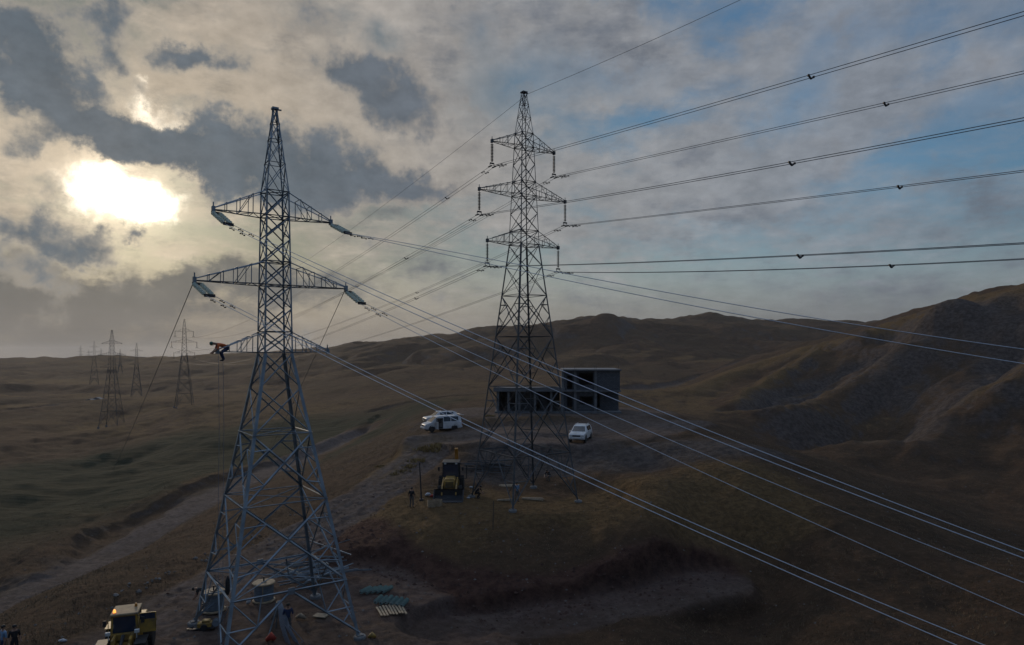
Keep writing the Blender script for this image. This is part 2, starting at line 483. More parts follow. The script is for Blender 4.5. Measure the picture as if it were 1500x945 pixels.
def shape(x, y):
    x = np.atleast_1d(np.asarray(x, float)); y = np.atleast_1d(np.asarray(y, float))
    z = base_h(x, y)
    th, lr, r = _uv(x, y)
    w = sstep(110, 420, r)
    px = x / np.maximum(y, 1) * F + CX
    # rolling hills, stream-cut folds and small roughness
    wx, wy = x + 25 * fbm(x / 150, y / 150, 2, 91), y + 25 * fbm(x / 150, y / 150, 2, 95)
    ww = np.clip(r / 700, 0.35, 1.1) * (.55 + .45 * sstep(350, 620, px))
    z = z + w * ww * (5.0 * fbm(wx / 210, wy / 210, 3, 5) + (27.0 - 15.0 * sstep(560, 740, r)) * (billow(wx / 150, wy / 210, 4, 21) - .34) + 1.5 * fbm(wx / 22, wy / 30, 3, 27))
    hill = sstep(90, 140, r) * sstep(1000, 1180, px) * sstep(330, 240, r) * (y > 5)
    fold = billow((x * .59 - y * .81) / 24 + .45 * fbm(x / 70, y / 70, 2, 7), (x * .81 + y * .59) / 210, 4, 33, .42)
    z = z + hill * (4.2 * (.15 + .85 * sstep(13, 4, z)) * (fold - .36) + .8 * fbm(x / 9, y / 9, 4, 61))
    hj = 1.6 * fbm(x / 14, y / 14, 2, 65)
    for l, A_, wd in zip(SPURS, (1.6, 4.0, 6.5, 6.5), (7, 6, 9, 11)):
        d, _ = poly_dist(x, y, l)
        z = z + A_ * np.exp(-(np.maximum(d + hj, 0) / wd) ** 2)
    for l, A_, wd in zip(GULLS, (3.4, 4.4, 6.5), (4.5, 5, 7)):
        d, _ = poly_dist(x, y, l)
        z = z - A_ * np.exp(-np.maximum(d + hj, 0) / wd)
    d, _ = poly_dist(x, y, RIM)
    z = z - 1.6 * np.exp(-(np.maximum(d + hj, 0) / 4) ** 2) * sstep(.1, .7, fbm(x / 12, y / 12, 2, 69) + .5)
    left = sstep(60, 120, r) * sstep(520, 250, px) * sstep(420, 250, r) * (y > 5)
    z = z + left * (1.0 * fbm(wx / 40, wy / 40, 3, 45) + .22 * perlin((x * .35 + y * .94) / 3.4 + 1.2 * fbm(x / 30, y / 30, 2, 49), x / 60, 48) + 2.2 * (billow(wx / 38, wy / 90, 3, 47) - .3))
    z = z + (0.26 * fbm(x / 7, y / 7, 3, 71) + .30 * (billow(x / 11 + .4 * fbm(x / 9, y / 9, 2, 75), y / 26, 3, 73) - .3)) * sstep(20, 34, r)
    jit = 0.9 * fbm(x / 4.5, y / 4.5, 3, 81)
    masks = {}

    def carve(z, pts, half, blend, key, jitter=1.0):
        d, zz = poly_dist(x, y, pts)
        k = 1 - sstep(half, half + blend, d + jit * jitter)
        masks[key] = np.maximum(masks.get(key, 0), 1 - sstep(half - .4, half + blend * .8, d + jit * jitter))
        masks[key + '_d'] = d
        return z * (1 - k) + zz * k
    z = carve(z, PAD_HOUSE, 7.0, 6.0, 'yard')
    z = carve(z, PAD_TOP, 4.5, 3.5, 'yard')
    z = carve(z, PAD_TOW, 4.0, 3.0, 'pad')
    z = carve(z, TRACK, 1.9, 2.2, 'track')
    z = carve(z, ROAD, 2.6, 1.6, 'road', .6)
    z = carve(z, PAD_LOW, 5.6, 1.3, 'work')
    z = carve(z, TERR, 2.3, .8, 'terr', .6)
    # little scarp above the gully track
    d, _ = poly_dist(x, y, path((40, 865, 66), (100, 800, 82), (180, 775, 92), (290, 725, 108), (420, 672, 130), (540, 630, 170)))
    z = z + 0.9 * sstep(3.5, 1.0, d + jit) * sstep(.3, .9, masks['track'] * 0 + 1)
    for pts, hw, dep in ((FARTRACK, 2.2, 1.2), (LEFTROAD, 3, 1.6)):
        d, _ = poly_dist(x, y, pts)
        k = 1 - sstep(hw, hw + 3, d)
        z = z - dep * k
        masks['far'] = np.maximum(masks.get('far', 0), k)
    # wheel ruts and clods
    z = z + 0.07 * fbm(x / 0.9, y / 0.9, 3, 101) * sstep(150, 60, r)
    for key in ('road', 'track', 'terr'):
        if key in masks:
            z = z + 0.04 * masks[key] * fbm(x / 0.5, y / 0.5, 2, 111)
    return z, masks


def H(x, y):
    return float(shape([x], [y])[0][0])


def on(px, Y, dz=0.0):
    """ground point at photo column px and distance Y"""
    x = (px - CX) / F * Y
    return Vector((x, Y, H(x, Y) + dz))


CUT = [(490, 792, 56), (528, 825, 50.8), (585, 852, 47.4), (640, 873, 45.4), (740, 883, 44.5), (880, 868, 46), (1040, 843, 48.5)]


def build_ground():
    fine = np.radians(np.arange(-43, 43.01, 0.1))
    coarse = np.radians(np.concatenate([np.arange(-180, -43, 2.5), np.arange(44, 180, 2.5)]))
    th = np.sort(np.concatenate([fine, coarse]))
    rs = [6.0, 12.0, 20.0, 26.0]
    r = 29.0
    while r < FAR:
        rs.append(r)
        r *= 1.0047 if r < 130 else (1.009 if r < 1100 else 1.08)
    rs = np.array(rs)
    T, RR = np.meshgrid(th, rs)
    X, Y = (RR * np.sin(T)).ravel(), (RR * np.cos(T)).ravel()
    Z, mk = shape(X, Y)
    nr, nc = len(rs), len(th)
    co = np.stack([X, Y, Z], 1)
    co = np.vstack([co, [[0, 0, float(Z[:nc].mean())]]])
    i = np.arange(nr - 1)[:, None] * nc; j = np.arange(nc)[None, :]
    a = (i + j).ravel(); b = (i + (j + 1) % nc).ravel()
    quads = np.stack([a, b, b + nc, a + nc], 1)[:, ::-1]
    c = len(co) - 1
    tris = np.stack([np.arange(nc), (np.arange(nc) + 1) % nc, np.full(nc, c)], 1)
    me = bpy.data.meshes.new('ground')
    me.vertices.add(len(co)); me.vertices.foreach_set('co', co.ravel().astype(np.float32))
    loops = np.concatenate([quads.ravel(), tris.ravel()])
    me.loops.add(len(loops)); me.loops.foreach_set('vertex_index', loops.astype(np.int32))
    npoly = len(quads) + len(tris)
    starts = np.concatenate([np.arange(len(quads)) * 4, len(quads) * 4 + np.arange(len(tris)) * 3])
    me.polygons.add(npoly)
    me.polygons.foreach_set('loop_start', starts.astype(np.int32))
    me.update(calc_edges=True); me.validate()
    me.polygons.foreach_set('use_smooth', [True] * npoly)
    # soil zones: earth cut, driven on or bare shale, plus painted hill light and shade
    x, y = X, Y
    rr = np.hypot(x, y)
    px = x / np.maximum(y, 1) * F + CX
    n1 = fbm(x / 6, y / 6, 4, 201)
    gx = (Z.reshape(nr, nc)); slope_r = np.zeros_like(gx)
    slope_r[1:-1] = (gx[2:] - gx[:-2]) / (rs[2:] - rs[:-2])[:, None]
    dth = np.gradient(th)[None, :]
    slope_t = (np.roll(gx, -1, 1) - np.roll(gx, 1, 1)) / (2 * dth * rs[:, None])
    slope = np.hypot(slope_r, slope_t).ravel()
    cut, _ = poly_dist(x, y, path(*CUT))
    red = np.clip((1 - sstep(1.6, 3.0, cut + 1.2 * n1)), 0, 1)
    cut2, _ = poly_dist(x, y, path((500, 800, 54.5), (530, 835, 49.5), (570, 858, 46.5), (640, 880, 44.6)))
    red = np.maximum(red, 1 - sstep(2.6, 4.0, cut2 + 1.0 * n1))
    red = np.maximum(red, mk['work'] * .75 * sstep(-.6, .5, n1 + .3))
    red = np.maximum(red, .45 * mk['terr'])
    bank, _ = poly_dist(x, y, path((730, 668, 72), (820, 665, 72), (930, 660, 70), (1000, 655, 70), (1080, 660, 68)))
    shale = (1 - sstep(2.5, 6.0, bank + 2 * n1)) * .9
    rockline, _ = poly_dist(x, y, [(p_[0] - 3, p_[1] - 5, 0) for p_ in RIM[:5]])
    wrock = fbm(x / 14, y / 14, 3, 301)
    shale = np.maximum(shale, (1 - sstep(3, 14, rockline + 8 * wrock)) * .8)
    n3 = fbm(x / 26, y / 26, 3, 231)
    shale = np.maximum(shale, .75 * sstep(.42, .75, slope + .14 * n3) * sstep(80, 110, rr))  # steep flanks: bare soil, with shade painted in to deepen the relief
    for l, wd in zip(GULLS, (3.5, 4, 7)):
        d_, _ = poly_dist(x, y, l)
        shale = np.maximum(shale, .85 * (1 - sstep(wd * .4, wd * 1.6, d_ + 2.5 * n1)))  # gullies painted darker, shade put into the soil colour
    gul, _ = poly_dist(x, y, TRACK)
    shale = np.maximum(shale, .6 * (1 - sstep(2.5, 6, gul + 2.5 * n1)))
    lane = .62 + .5 * np.clip(perlin(mk['road_d'] / .55, x / 14, 71) + .35 * perlin(x / 1.5, y / 1.5, 72) + .4, 0, 1)
    track = np.maximum.reduce([mk['road'] * lane, .8 * mk['yard'], mk['track'] * .8, mk['terr'] * .6, .55 * mk['work'], .5 * mk['far']]) * np.clip(.9 + .3 * n1, 0, 1)
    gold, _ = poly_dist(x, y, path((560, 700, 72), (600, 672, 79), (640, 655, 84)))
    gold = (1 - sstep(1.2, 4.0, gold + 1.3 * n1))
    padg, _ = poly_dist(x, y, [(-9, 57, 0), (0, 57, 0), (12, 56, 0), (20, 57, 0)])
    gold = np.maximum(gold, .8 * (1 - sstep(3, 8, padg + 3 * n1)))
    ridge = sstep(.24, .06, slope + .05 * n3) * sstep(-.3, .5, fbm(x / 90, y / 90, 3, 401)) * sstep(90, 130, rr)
    gold = np.maximum(gold, .7 * ridge)  # flat crests: dry grass, painted paler as if lit
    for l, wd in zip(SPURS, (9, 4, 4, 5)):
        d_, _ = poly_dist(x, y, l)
        gold = np.maximum(gold, .75 * (1 - sstep(wd * .3, wd, d_ + 1.5 * n1)))  # spur tops painted paler too, light put into the colour
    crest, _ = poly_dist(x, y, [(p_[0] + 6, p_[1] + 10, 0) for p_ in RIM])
    gold = np.maximum(gold, .85 * (1 - sstep(6, 12, crest + 2 * n1)))  # tan grass of the upper crest, brightened for its lit look
    col = np.zeros((len(co), 4), np.float32)
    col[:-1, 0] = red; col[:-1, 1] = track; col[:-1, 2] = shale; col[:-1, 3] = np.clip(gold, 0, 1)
    pxp = np.where(y > 5, px, 2000)
    fld, _ = poly_dist(x, y, [tuple(at(*q)) for q in ((-250, 760, 100), (-100, 740, 112), (60, 720, 125), (200, 700, 135), (330, 672, 150))])
    field = (1 - sstep(28, 62, fld + 9 * n3)) * sstep(5.5, 9, gul + 2 * n1) * (y > 5)
    fa = me.attributes.new('field', 'FLOAT', 'POINT')
    fa.data.foreach_set('value', np.append(field, 0).astype(np.float32))
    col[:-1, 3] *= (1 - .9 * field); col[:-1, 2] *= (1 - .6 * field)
    at_ = me.color_attributes.new('soil', 'FLOAT_COLOR', 'POINT')
    at_.data.foreach_set('color', col.ravel())
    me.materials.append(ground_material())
    o = bpy.data.objects.new('ground', me)
    COL.objects.link(o)
    o['kind'] = 'structure'
    return o


def ground_material():
    m, t, b = nt_of('dry_hill_ground')
    N, Lk = t.nodes, t.links
    tc = N.new('ShaderNodeTexCoord')

    def noise(scale, detail=8, rough=.6, stretch=None):
        n = N.new('ShaderNodeTexNoise'); n.inputs['Scale'].default_value = scale; n.inputs['Detail'].default_value = detail
        n.inputs['Roughness'].default_value = rough
        if stretch:
            mp = N.new('ShaderNodeMapping'); mp.inputs['Scale'].default_value = stretch
            Lk.new(tc.outputs['Object'], mp.inputs['Vector']); Lk.new(mp.outputs['Vector'], n.inputs['Vector'])
        else:
            Lk.new(tc.outputs['Object'], n.inputs['Vector'])
        return n.outputs['Fac']

    def ramp(f, *st):
        r = N.new('ShaderNodeValToRGB'); e = r.color_ramp.elements
        while len(e) < len(st): e.new(.5)
        for k, (p, c) in enumerate(st):
            e[k].position = p; e[k].color = (*c, 1)
        Lk.new(f, r.inputs['Fac'])
        return r.outputs['Color']

    def mix(f, a, c2):
        x = N.new('ShaderNodeMix'); x.data_type = 'RGBA'
        for s, v in ((0, f), (6, a), (7, c2)):
            if isinstance(v, (int, float)): x.inputs[s].default_value = v
            elif isinstance(v, tuple): x.inputs[s].default_value = (*v, 1)
            else: Lk.new(v, x.inputs[s])
        return x.outputs[2]

    def math_(op, a, c2, clamp=False):
        x = N.new('ShaderNodeMath'); x.operation = op; x.use_clamp = clamp
        for s, v in ((0, a), (1, c2)):
            if isinstance(v, (int, float)): x.inputs[s].default_value = v
            else: Lk.new(v, x.inputs[s])
        return x.outputs[0]
    at_ = N.new('ShaderNodeAttribute'); at_.attribute_name = 'soil'
    sep = N.new('ShaderNodeSeparateColor'); Lk.new(at_.outputs['Color'], sep.inputs[0])
    fine = noise(2.2, 10, .7); mid = noise(.22, 8, .62); big = noise(.018, 6, .6); grit = noise(9.0, 6, .75)
    grass = ramp(mid, (.3, GC[0]), (.5, GC[1]), (.72, GC[2]))
    grass = mix(math_('MULTIPLY', ramp_fac(N, Lk, big, .42, .62), .7), grass, ramp(fine, (.3, GC[3]), (.7, GC[4])))
    speck = noise(.6, 12, .8)
    grass = mix(ramp_fac(N, Lk, speck, .40, .66), mix(.45, grass, (.055, .042, .027)), grass)
    tuft = ramp_fac(N, Lk, fine, .50, .70)
    grass = mix(math_('MULTIPLY', tuft, .55), grass, GC[5])
    fatt = N.new('ShaderNodeAttribute'); fatt.attribute_name = 'field'
    rows = noise(1.0, 6, .6, (.05, .9, .3))
    fgreen = mix(ramp_fac(N, Lk, rows, .38, .62), (.028, .031, .019), (.062, .061, .038))
    grass = mix(math_('MULTIPLY', fatt.outputs['Fac'], math_('ADD', .75, mid), True), grass, fgreen)
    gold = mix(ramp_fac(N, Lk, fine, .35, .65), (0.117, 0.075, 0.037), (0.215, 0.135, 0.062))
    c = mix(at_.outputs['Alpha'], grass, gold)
    shale = mix(ramp_fac(N, Lk, noise(1.0, 10, .75), .38, .62), (0.06, 0.052, 0.05), (0.141, 0.117, 0.104))  # bare shale; on hill flanks and gullies this dark also stands for shade
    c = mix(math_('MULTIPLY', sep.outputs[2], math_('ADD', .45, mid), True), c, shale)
    red = mix(ramp_fac(N, Lk, noise(1.3, 10, .75), .36, .64), (0.056, 0.029, 0.023), (0.118, 0.065, 0.048))
    c = mix(math_('MULTIPLY', sep.outputs[0], math_('ADD', .5, mid), True), c, red)
    trk = mix(ramp_fac(N, Lk, noise(1.6, 10, .72), .36, .66), (0.114, 0.088, 0.076), (0.222, 0.175, 0.151))
    c = mix(math_('MULTIPLY', sep.outputs[1], math_('ADD', .42, mid), True), c, trk)
    peb = N.new('ShaderNodeTexVoronoi'); peb.inputs['Scale'].default_value = 2.6
    Lk.new(tc.outputs['Object'], peb.inputs['Vector'])
    pm = math_('MULTIPLY', math_('LESS_THAN', peb.outputs['Distance'], .10), ramp_fac(N, Lk, noise(.16, 6, .7), .5, .66))
    c = mix(math_('MULTIPLY', pm, .75), c, (.20, .175, .155))
    Lk.new(c, b.inputs['Base Color'])
    b.inputs['Roughness'].default_value = 1.0
    b.inputs['Specular IOR Level'].default_value = 0.08
    bp = N.new('ShaderNodeBump'); bp.inputs['Strength'].default_value = .9; bp.inputs['Distance'].default_value = .45
    hsum = math_('ADD', math_('MULTIPLY', fine, .8), math_('ADD', math_('MULTIPLY', grit, .25), math_('ADD', math_('MULTIPLY', mid, 2.5), math_('MULTIPLY', speck, 1.5))))
    Lk.new(hsum, bp.inputs['Height']); Lk.new(bp.outputs['Normal'], b.inputs['Normal'])
    return m


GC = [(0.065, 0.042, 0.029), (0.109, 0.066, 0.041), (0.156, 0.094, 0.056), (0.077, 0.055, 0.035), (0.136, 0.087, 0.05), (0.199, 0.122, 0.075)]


def ramp_fac(N, Lk, f, a, b_):
    r = N.new('ShaderNodeMapRange'); r.interpolation_type = 'SMOOTHSTEP'
    r.inputs['From Min'].default_value = a; r.inputs['From Max'].default_value = b_
    Lk.new(f, r.inputs['Value'])
    return r.outputs[0]


GROUND = build_ground()
# ---------------------------------------------------------------- camera, light, sky
cam = bpy.data.cameras.new('camera'); CAM = bpy.data.objects.new('camera', cam); COL.objects.link(CAM)
CAM.rotation_euler = (R(90), 0, 0)
cam.sensor_width = 36; cam.lens = 24
cam.shift_y = (HZ - 472.5) / 1500
cam.clip_start = 0.3; cam.clip_end = 20000
SC.camera = CAM
SC.render.resolution_x = 1024; SC.render.resolution_y = 645
SC.view_settings.view_transform = 'Standard'; SC.view_settings.look = 'None'
SC.view_settings.exposure = 0; SC.view_settings.gamma = 1; SC.view_settings.use_curve_mapping = False


def azel(px, py):
    u, v = (px - CX) / F, (HZ - py) / F
    return math.atan(u), math.atan(v * math.cos(math.atan(u)))


SUN_AZ, SUN_EL = azel(182, 285)
sun = bpy.data.lights.new('sun', 'SUN'); SUN = bpy.data.objects.new('sun', sun); COL.objects.link(SUN)
sun.energy = 0.95; sun.angle = R(5); sun.color = (1.0, .80, .58)
sd = Vector((math.sin(SUN_AZ) * math.cos(SUN_EL), math.cos(SUN_AZ) * math.cos(SUN_EL), math.sin(SUN_EL)))
SUN.rotation_euler = (-sd).to_track_quat('-Z', 'Y').to_euler()
SUN.location = sd * 400


def build_sky():
    w = bpy.data.worlds.new('World'); SC.world = w; w.use_nodes = True
    t = w.node_tree; N, Lk = t.nodes, t.links
    bg = N['Background']
    sky = N.new('ShaderNodeTexSky'); sky.sky_type = 'NISHITA'; sky.sun_disc = False
    sky.sun_elevation = SUN_EL; sky.sun_rotation = SUN_AZ
    sky.air_density = 1.0; sky.dust_density = 1.5; sky.ozone_density = 1.5
    bg.inputs['Strength'].default_value = 0.1

    def sock(s, v):
        if isinstance(v, (int, float)): s.default_value = v
        elif isinstance(v, tuple): s.default_value = v if len(v) == len(s.default_value) else (*v, 1)
        else: Lk.new(v, s)

    def ma(op, a, b=0.0, c=0.0, clamp=False):
        x = N.new('ShaderNodeMath'); x.operation = op; x.use_clamp = clamp
        sock(x.inputs[0], a); sock(x.inputs[1], b); sock(x.inputs[2], c)
        return x.outputs[0]

    def vm(op, a, b=(0., 0., 0.), s=None):
        x = N.new('ShaderNodeVectorMath'); x.operation = op
        sock(x.inputs[0], a); sock(x.inputs[1], b)
        if s is not None: sock(x.inputs['Scale'], s)
        return x.outputs['Value'] if op in ('DOT_PRODUCT', 'LENGTH', 'DISTANCE') else x.outputs[0]

    def step(f, a, b):
        x = N.new('ShaderNodeMapRange'); x.interpolation_type = 'SMOOTHSTEP'
        sock(x.inputs['Value'], f); x.inputs['From Min'].default_value = a; x.inputs['From Max'].default_value = b
        return x.outputs[0]

    def mix(f, a, b):
        x = N.new('ShaderNodeMix'); x.data_type = 'RGBA'
        sock(x.inputs[0], f); sock(x.inputs[6], a); sock(x.inputs[7], b)
        return x.outputs[2]

    def noise(vec, scale, detail=6, rough=.55, color=False, dist=0.0):
        x = N.new('ShaderNodeTexNoise'); x.inputs['Scale'].default_value = scale
        x.inputs['Detail'].default_value = detail; x.inputs['Roughness'].default_value = rough; x.inputs['Distortion'].default_value = dist
        Lk.new(vec, x.inputs['Vector'])
        return x.outputs['Color' if color else 'Fac']
    geo = N.new('ShaderNodeTexCoord')
    D = vm('NORMALIZE', geo.outputs['Generated'])
    sp = N.new('ShaderNodeSeparateXYZ'); Lk.new(D, sp.inputs[0])
    az = ma('ARCTAN2', sp.outputs[0], sp.outputs[1]); el = ma('ARCSINE', sp.outputs[2])
    cb = N.new('ShaderNodeCombineXYZ'); Lk.new(az, cb.inputs[0]); Lk.new(el, cb.inputs[1])
    A = cb.outputs[0]                                     # azimuth, elevation
    inv = ma('DIVIDE', 1.0, ma('ADD', ma('MAXIMUM', sp.outputs[2], 0.0), .16))
    cp = N.new('ShaderNodeCombineXYZ'); Lk.new(ma('MULTIPLY', sp.outputs[0], inv), cp.inputs[0]); Lk.new(ma('MULTIPLY', sp.outputs[1], inv), cp.inputs[1])
    P = cp.outputs[0]                                     # flat layer of high cloud seen in perspective
    sunang = ma('ARCCOSINE', ma('MINIMUM', vm('DOT_PRODUCT', D, tuple(sd)), 1.0))
    near = step(sunang, .62, 0.06)
    wide = step(sunang, 1.1, 0.25)
    # warped coordinates give the torn edges
    w1 = vm('SCALE', vm('SUBTRACT', noise(A, 5.0, 3, .5, True), (.5, .5, .5)), s=.16)
    w2 = vm('SCALE', vm('SUBTRACT', noise(A, 17.0, 9, .66, True), (.5, .5, .5)), s=.085)
    AW = vm('ADD', A, vm('ADD', w1, w2))
    AW2 = vm('ADD', A, w2)

    def blobs(lst, vec):
        tot = None
        for px, py, sx, sy, rot, wt in lst:
            a, e = azel(px, py)
            mp = N.new('ShaderNodeMapping'); mp.vector_type = 'TEXTURE'
            c = math.cos(a)
            mp.inputs['Location'].default_value = (a, e, 0)
            mp.inputs['Rotation'].default_value = (0, 0, R(-rot))
            mp.inputs['Scale'].default_value = (1.55 * sx / F * c * c ** .5, 1.55 * sy / F * c, 1)
            Lk.new(vec, mp.inputs['Vector'])
            # the third axis stays at nought
            g = N.new('ShaderNodeTexGradient'); g.gradient_type = 'QUADRATIC_SPHERE'
            Lk.new(mp.outputs[0], g.inputs[0])
            s = ma('POWER', g.outputs['Fac'], .62)
            tot = ma('MULTIPLY', s, wt) if tot is None else ma('MULTIPLY_ADD', s, wt, tot)
        return tot
    fl = N.new('ShaderNodeVectorMath'); fl.operation = 'MULTIPLY'; Lk.new(AW, fl.inputs[0]); fl.inputs[1].default_value = (1, 1, 0)
    AW = fl.outputs[0]
    fl2 = N.new('ShaderNodeVectorMath'); fl2.operation = 'MULTIPLY'; Lk.new(AW2, fl2.inputs[0]); fl2.inputs[1].default_value = (1, 1, 0)
    AW2 = fl2.outputs[0]
    dark = blobs(DARK, AW)
    soft = blobs(SOFT, AW)
    gap = blobs(GAP, AW2)
    fb = noise(A, 8.0, 10, .62); fb2 = noise(A, 21.0, 8, .6)
    fp = noise(P, 1.7, 9, .60, dist=.4); fp2 = noise(P, 5.5, 8, .62)
    # high veil
    rt = N.new('ShaderNodeMapping'); rt.inputs['Rotation'].default_value = (0, 0, R(-52)); rt.inputs['Scale'].default_value = (1.3, 4.2, 1)
    Lk.new(vm('ADD', A, vm('SCALE', w2, s=.6)), rt.inputs['Vector'])
    streak = noise(rt.outputs[0], 3.6, 8, .62)
    veil = step(ma('ADD', ma('ADD', ma('ADD', ma('MULTIPLY', fp, .36), ma('MULTIPLY', streak, .58)), ma('MULTIPLY', fp2, .26)), ma('MULTIPLY', soft, .5)), VEIL[0], VEIL[1])
    low = step(el, .20, .03)
    veil = ma('MAXIMUM', veil, ma('MULTIPLY', low, .9))
    veil = ma('MULTIPLY', veil, ma('SUBTRACT', 1.0, ma('MULTIPLY', gap, .85, clamp=True), clamp=True), clamp=True)
    clear = vm('SCALE', vm('MULTIPLY', sky.outputs[0], SKYTINT), s=ma('SUBTRACT', 1.0, ma('MULTIPLY', step(sunang, 1.0, .12), .86)))
    clear = mix(step(el, .34, .06), clear, vm('MULTIPLY', clear, (1.05, .86, .82)))
    vc = mix(near, mix(step(sunang, 1.05, .50), VEIL_FAR, VEIL_MID), VEIL_NEAR)
    fb3 = noise(vm('MULTIPLY', A, (1., 1.7, 1.)), 30.0, 7, .62)
    shade = ma('ADD', .04, ma('MULTIPLY', ma('ADD', ma('MULTIPLY', fb, .45), ma('ADD', ma('MULTIPLY', fp2, .3), ma('MULTIPLY', fb3, .3))), 1.98))
    vc = vm('SCALE', vc, s=shade)
    col = mix(ma('MULTIPLY', veil, .90), clear, vc)
    # glare through the thin cloud round the sun
    g1 = step(sunang, .26, .0); g2 = step(sunang, .09, .0)
    glare = ma('ADD', ma('MULTIPLY', ma('POWER', g1, 1.7), 3.0), ma('MULTIPLY', g2, 4.0))
    thin = ma('SUBTRACT', 1.25, ma('MULTIPLY', fb, .5))
    col = vm('ADD', col, vm('SCALE', GLARE, s=ma('MULTIPLY', glare, thin)))
    AW3 = vm('MULTIPLY', vm('ADD', A, vm('SCALE', w2, s=1.0)), (1., 1., 0.))
    white = blobs(BRIGHT, AW3)
    col = vm('ADD', col, vm('SCALE', (22., 19.5, 15.5), s=ma('POWER', step(white, .0, 1.3), 1.35)))
    # grey bank of cloud under the sun
    gb = ma('ADD', blobs(BANK, AW), ma('MULTIPLY', ma('SUBTRACT', noise(vm('MULTIPLY', A, (1., 2.3, 1.)), 13.0, 9, .66), .5), 2.0))
    bk = mix(near, BANK_FAR, BANK_NEAR)
    col = mix(ma('MULTIPLY', step(gb, -.05, .95), .95), col, vm('SCALE', bk, s=ma('ADD', .70, ma('MULTIPLY', fb2, .6))))
    # haze low over the land, warmer under the sun
    hz = step(el, .12, -.01)
    hc = mix(wide, HAZE_FAR, HAZE_NEAR)
    bands = ma('ADD', .80, ma('MULTIPLY', noise(vm('MULTIPLY', A, (3., 26., 1.)), 1.6, 5, .5), .4))
    col = mix(ma('MULTIPLY', hz, .88), col, vm('SCALE', hc, s=bands))
    # dark broken cumulus in front
    d = ma('ADD', dark, ma('MULTIPLY', ma('SUBTRACT', ma('ADD', ma('MULTIPLY', fb, .58), ma('MULTIPLY', fb2, .42)), .5), 2.6))
    cov = step(d, .06, .62)
    core = step(ma('ADD', d, ma('MULTIPLY', ma('SUBTRACT', fb2, .5), 1.2)), .16, 1.05)
    edge = mix(near, EDGE_FAR, EDGE_NEAR)
    cc = mix(near, CORE_FAR, CORE_NEAR)
    cc = vm('SCALE', cc, s=ma('ADD', .38, ma('MULTIPLY', ma('ADD', ma('MULTIPLY', fb2, .6), ma('MULTIPLY', fb3, .5)), 1.15)))
    dc = mix(core, edge, cc)
    col = mix(ma('MULTIPLY', cov, .95), col, dc)
    grd = step(el, -.005, -.06)
    col = mix(grd, col, (.25, .23, .22))
    rear = step(ma('MULTIPLY', sp.outputs[1], -1.0), -.25, .45)
    col = mix(rear, col, vm('MULTIPLY', col, (.54, .60, .70)))
    zen = step(el, .42, 1.15)
    col = vm('SCALE', col, s=ma('ADD', 1.0, ma('MULTIPLY', zen, 2.4)))
    Lk.new(col, bg.inputs['Color'])
    w.cycles.sampling_method = 'MANUAL'; w.cycles.sample_map_resolution = 512


# photo column, row, half width, half height, tilt, weight
DARK = [
    (45, 50, 62, 56, 35, .85), (5, 15, 50, 44, 0, .8), (90, 110, 60, 36, 40, .75), (120, 165, 74, 34, 35, .95), (150, 212, 95, 24, 6, 1.25), (190, 22, 34, 50, -8, .9),
    (280, 75, 42, 26, 20, .95), (330, 92, 36, 20, 18, .9), (232, 236, 84, 26, 6, 1.3), (60, 90, 110, 80, 35, .34), (210, 150, 170, 90, 20, .22), (560, 250, 160, 90, 10, .18), (90, 320, 110, 50, 0, .25), (290, 248, 100, 34, 8, .95), (385, 238, 95, 48, -4, .95), (340, 215, 50, 22, -20, .5),
    (480, 270, 110, 36, 6, .9), (570, 288, 95, 26, 4, .75), (625, 285, 52, 28, 0, .7), (505, 100, 54, 38, 20, 1.0), (548, 142, 62, 36, 25, .85), (520, 80, 60, 30, 10, .4), (600, 170, 70, 30, 10, .3), (600, 128, 42, 30, 0, .8), (520, 170, 30, 16, 30, .4),
    (250, 155, 24, 26, 60, .55), (210, 108, 34, 18, -15, .6), (20, 318, 60, 30, 5, .85), (105, 340, 42, 17, 5, .7), (180, 333, 18, 10, 20, .75), (120, 320, 20, 9, 10, .5), (40, 375, 70, 20, 6, .5),
    (685, 150, 32, 22, 0, .5), (695, 215, 36, 18, 10, .5),
    (640, 18, 60, 22, 0, .4), (370, 70, 40, 14, -10, .45), (470, 350, 26, 12, 0, .45), (590, 365, 36, 14, 0, .35),
    (380, 15, 60, 20, -10, .45), (470, 15, 55, 24, 10, .45),
]
SOFT = [
    (780, 40, 190, 70, 10, .8), (900, 70, 110, 45, 20, .6), (640, 70, 120, 60, 20, .7), (420, 120, 160, 90, 0, .9), (650, 230, 170, 80, 0, .8),
    (1000, 270, 220, 80, -10, .6), (1260, 90, 60, 110, 35, .6), (1230, 160, 70, 60, 40, .6), (1440, 90, 60, 80, 35, .5), (1150, 60, 120, 50, -20, .4), (60, 200, 120, 90, 0, .6),
]
GAP = [
    (760, 125, 95, 45, -10, 1.0), (560, 55, 34, 24, 20, .9), (700, 50, 30, 26, 0, .6), (1160, 155, 55, 34, -30, .8), (1400, 175, 70, 30, -25, .8), (1490, 150, 50, 30, 0, .7),
    (1220, 60, 40, 60, 35, .6), (1330, 30, 70, 30, 0, .7), (1060, 20, 90, 26, 0, .4), (900, 110, 70, 26, 10, .6), (1480, 20, 60, 40, 0, .7),
]
BRIGHT = [(138, 258, 40, 26, 10, .8), (185, 286, 66, 34, 0, 1.1), (232, 296, 40, 24, 0, .8), (150, 300, 60, 26, 0, .5), (212, 148, 20, 22, 20, .75), (240, 176, 26, 12, 20, .7), (150, 175, 22, 16, 30, .3), (265, 165, 20, 12, 0, .3), (222, 115, 12, 10, 0, .5), (172, 178, 14, 14, 0, .4)]
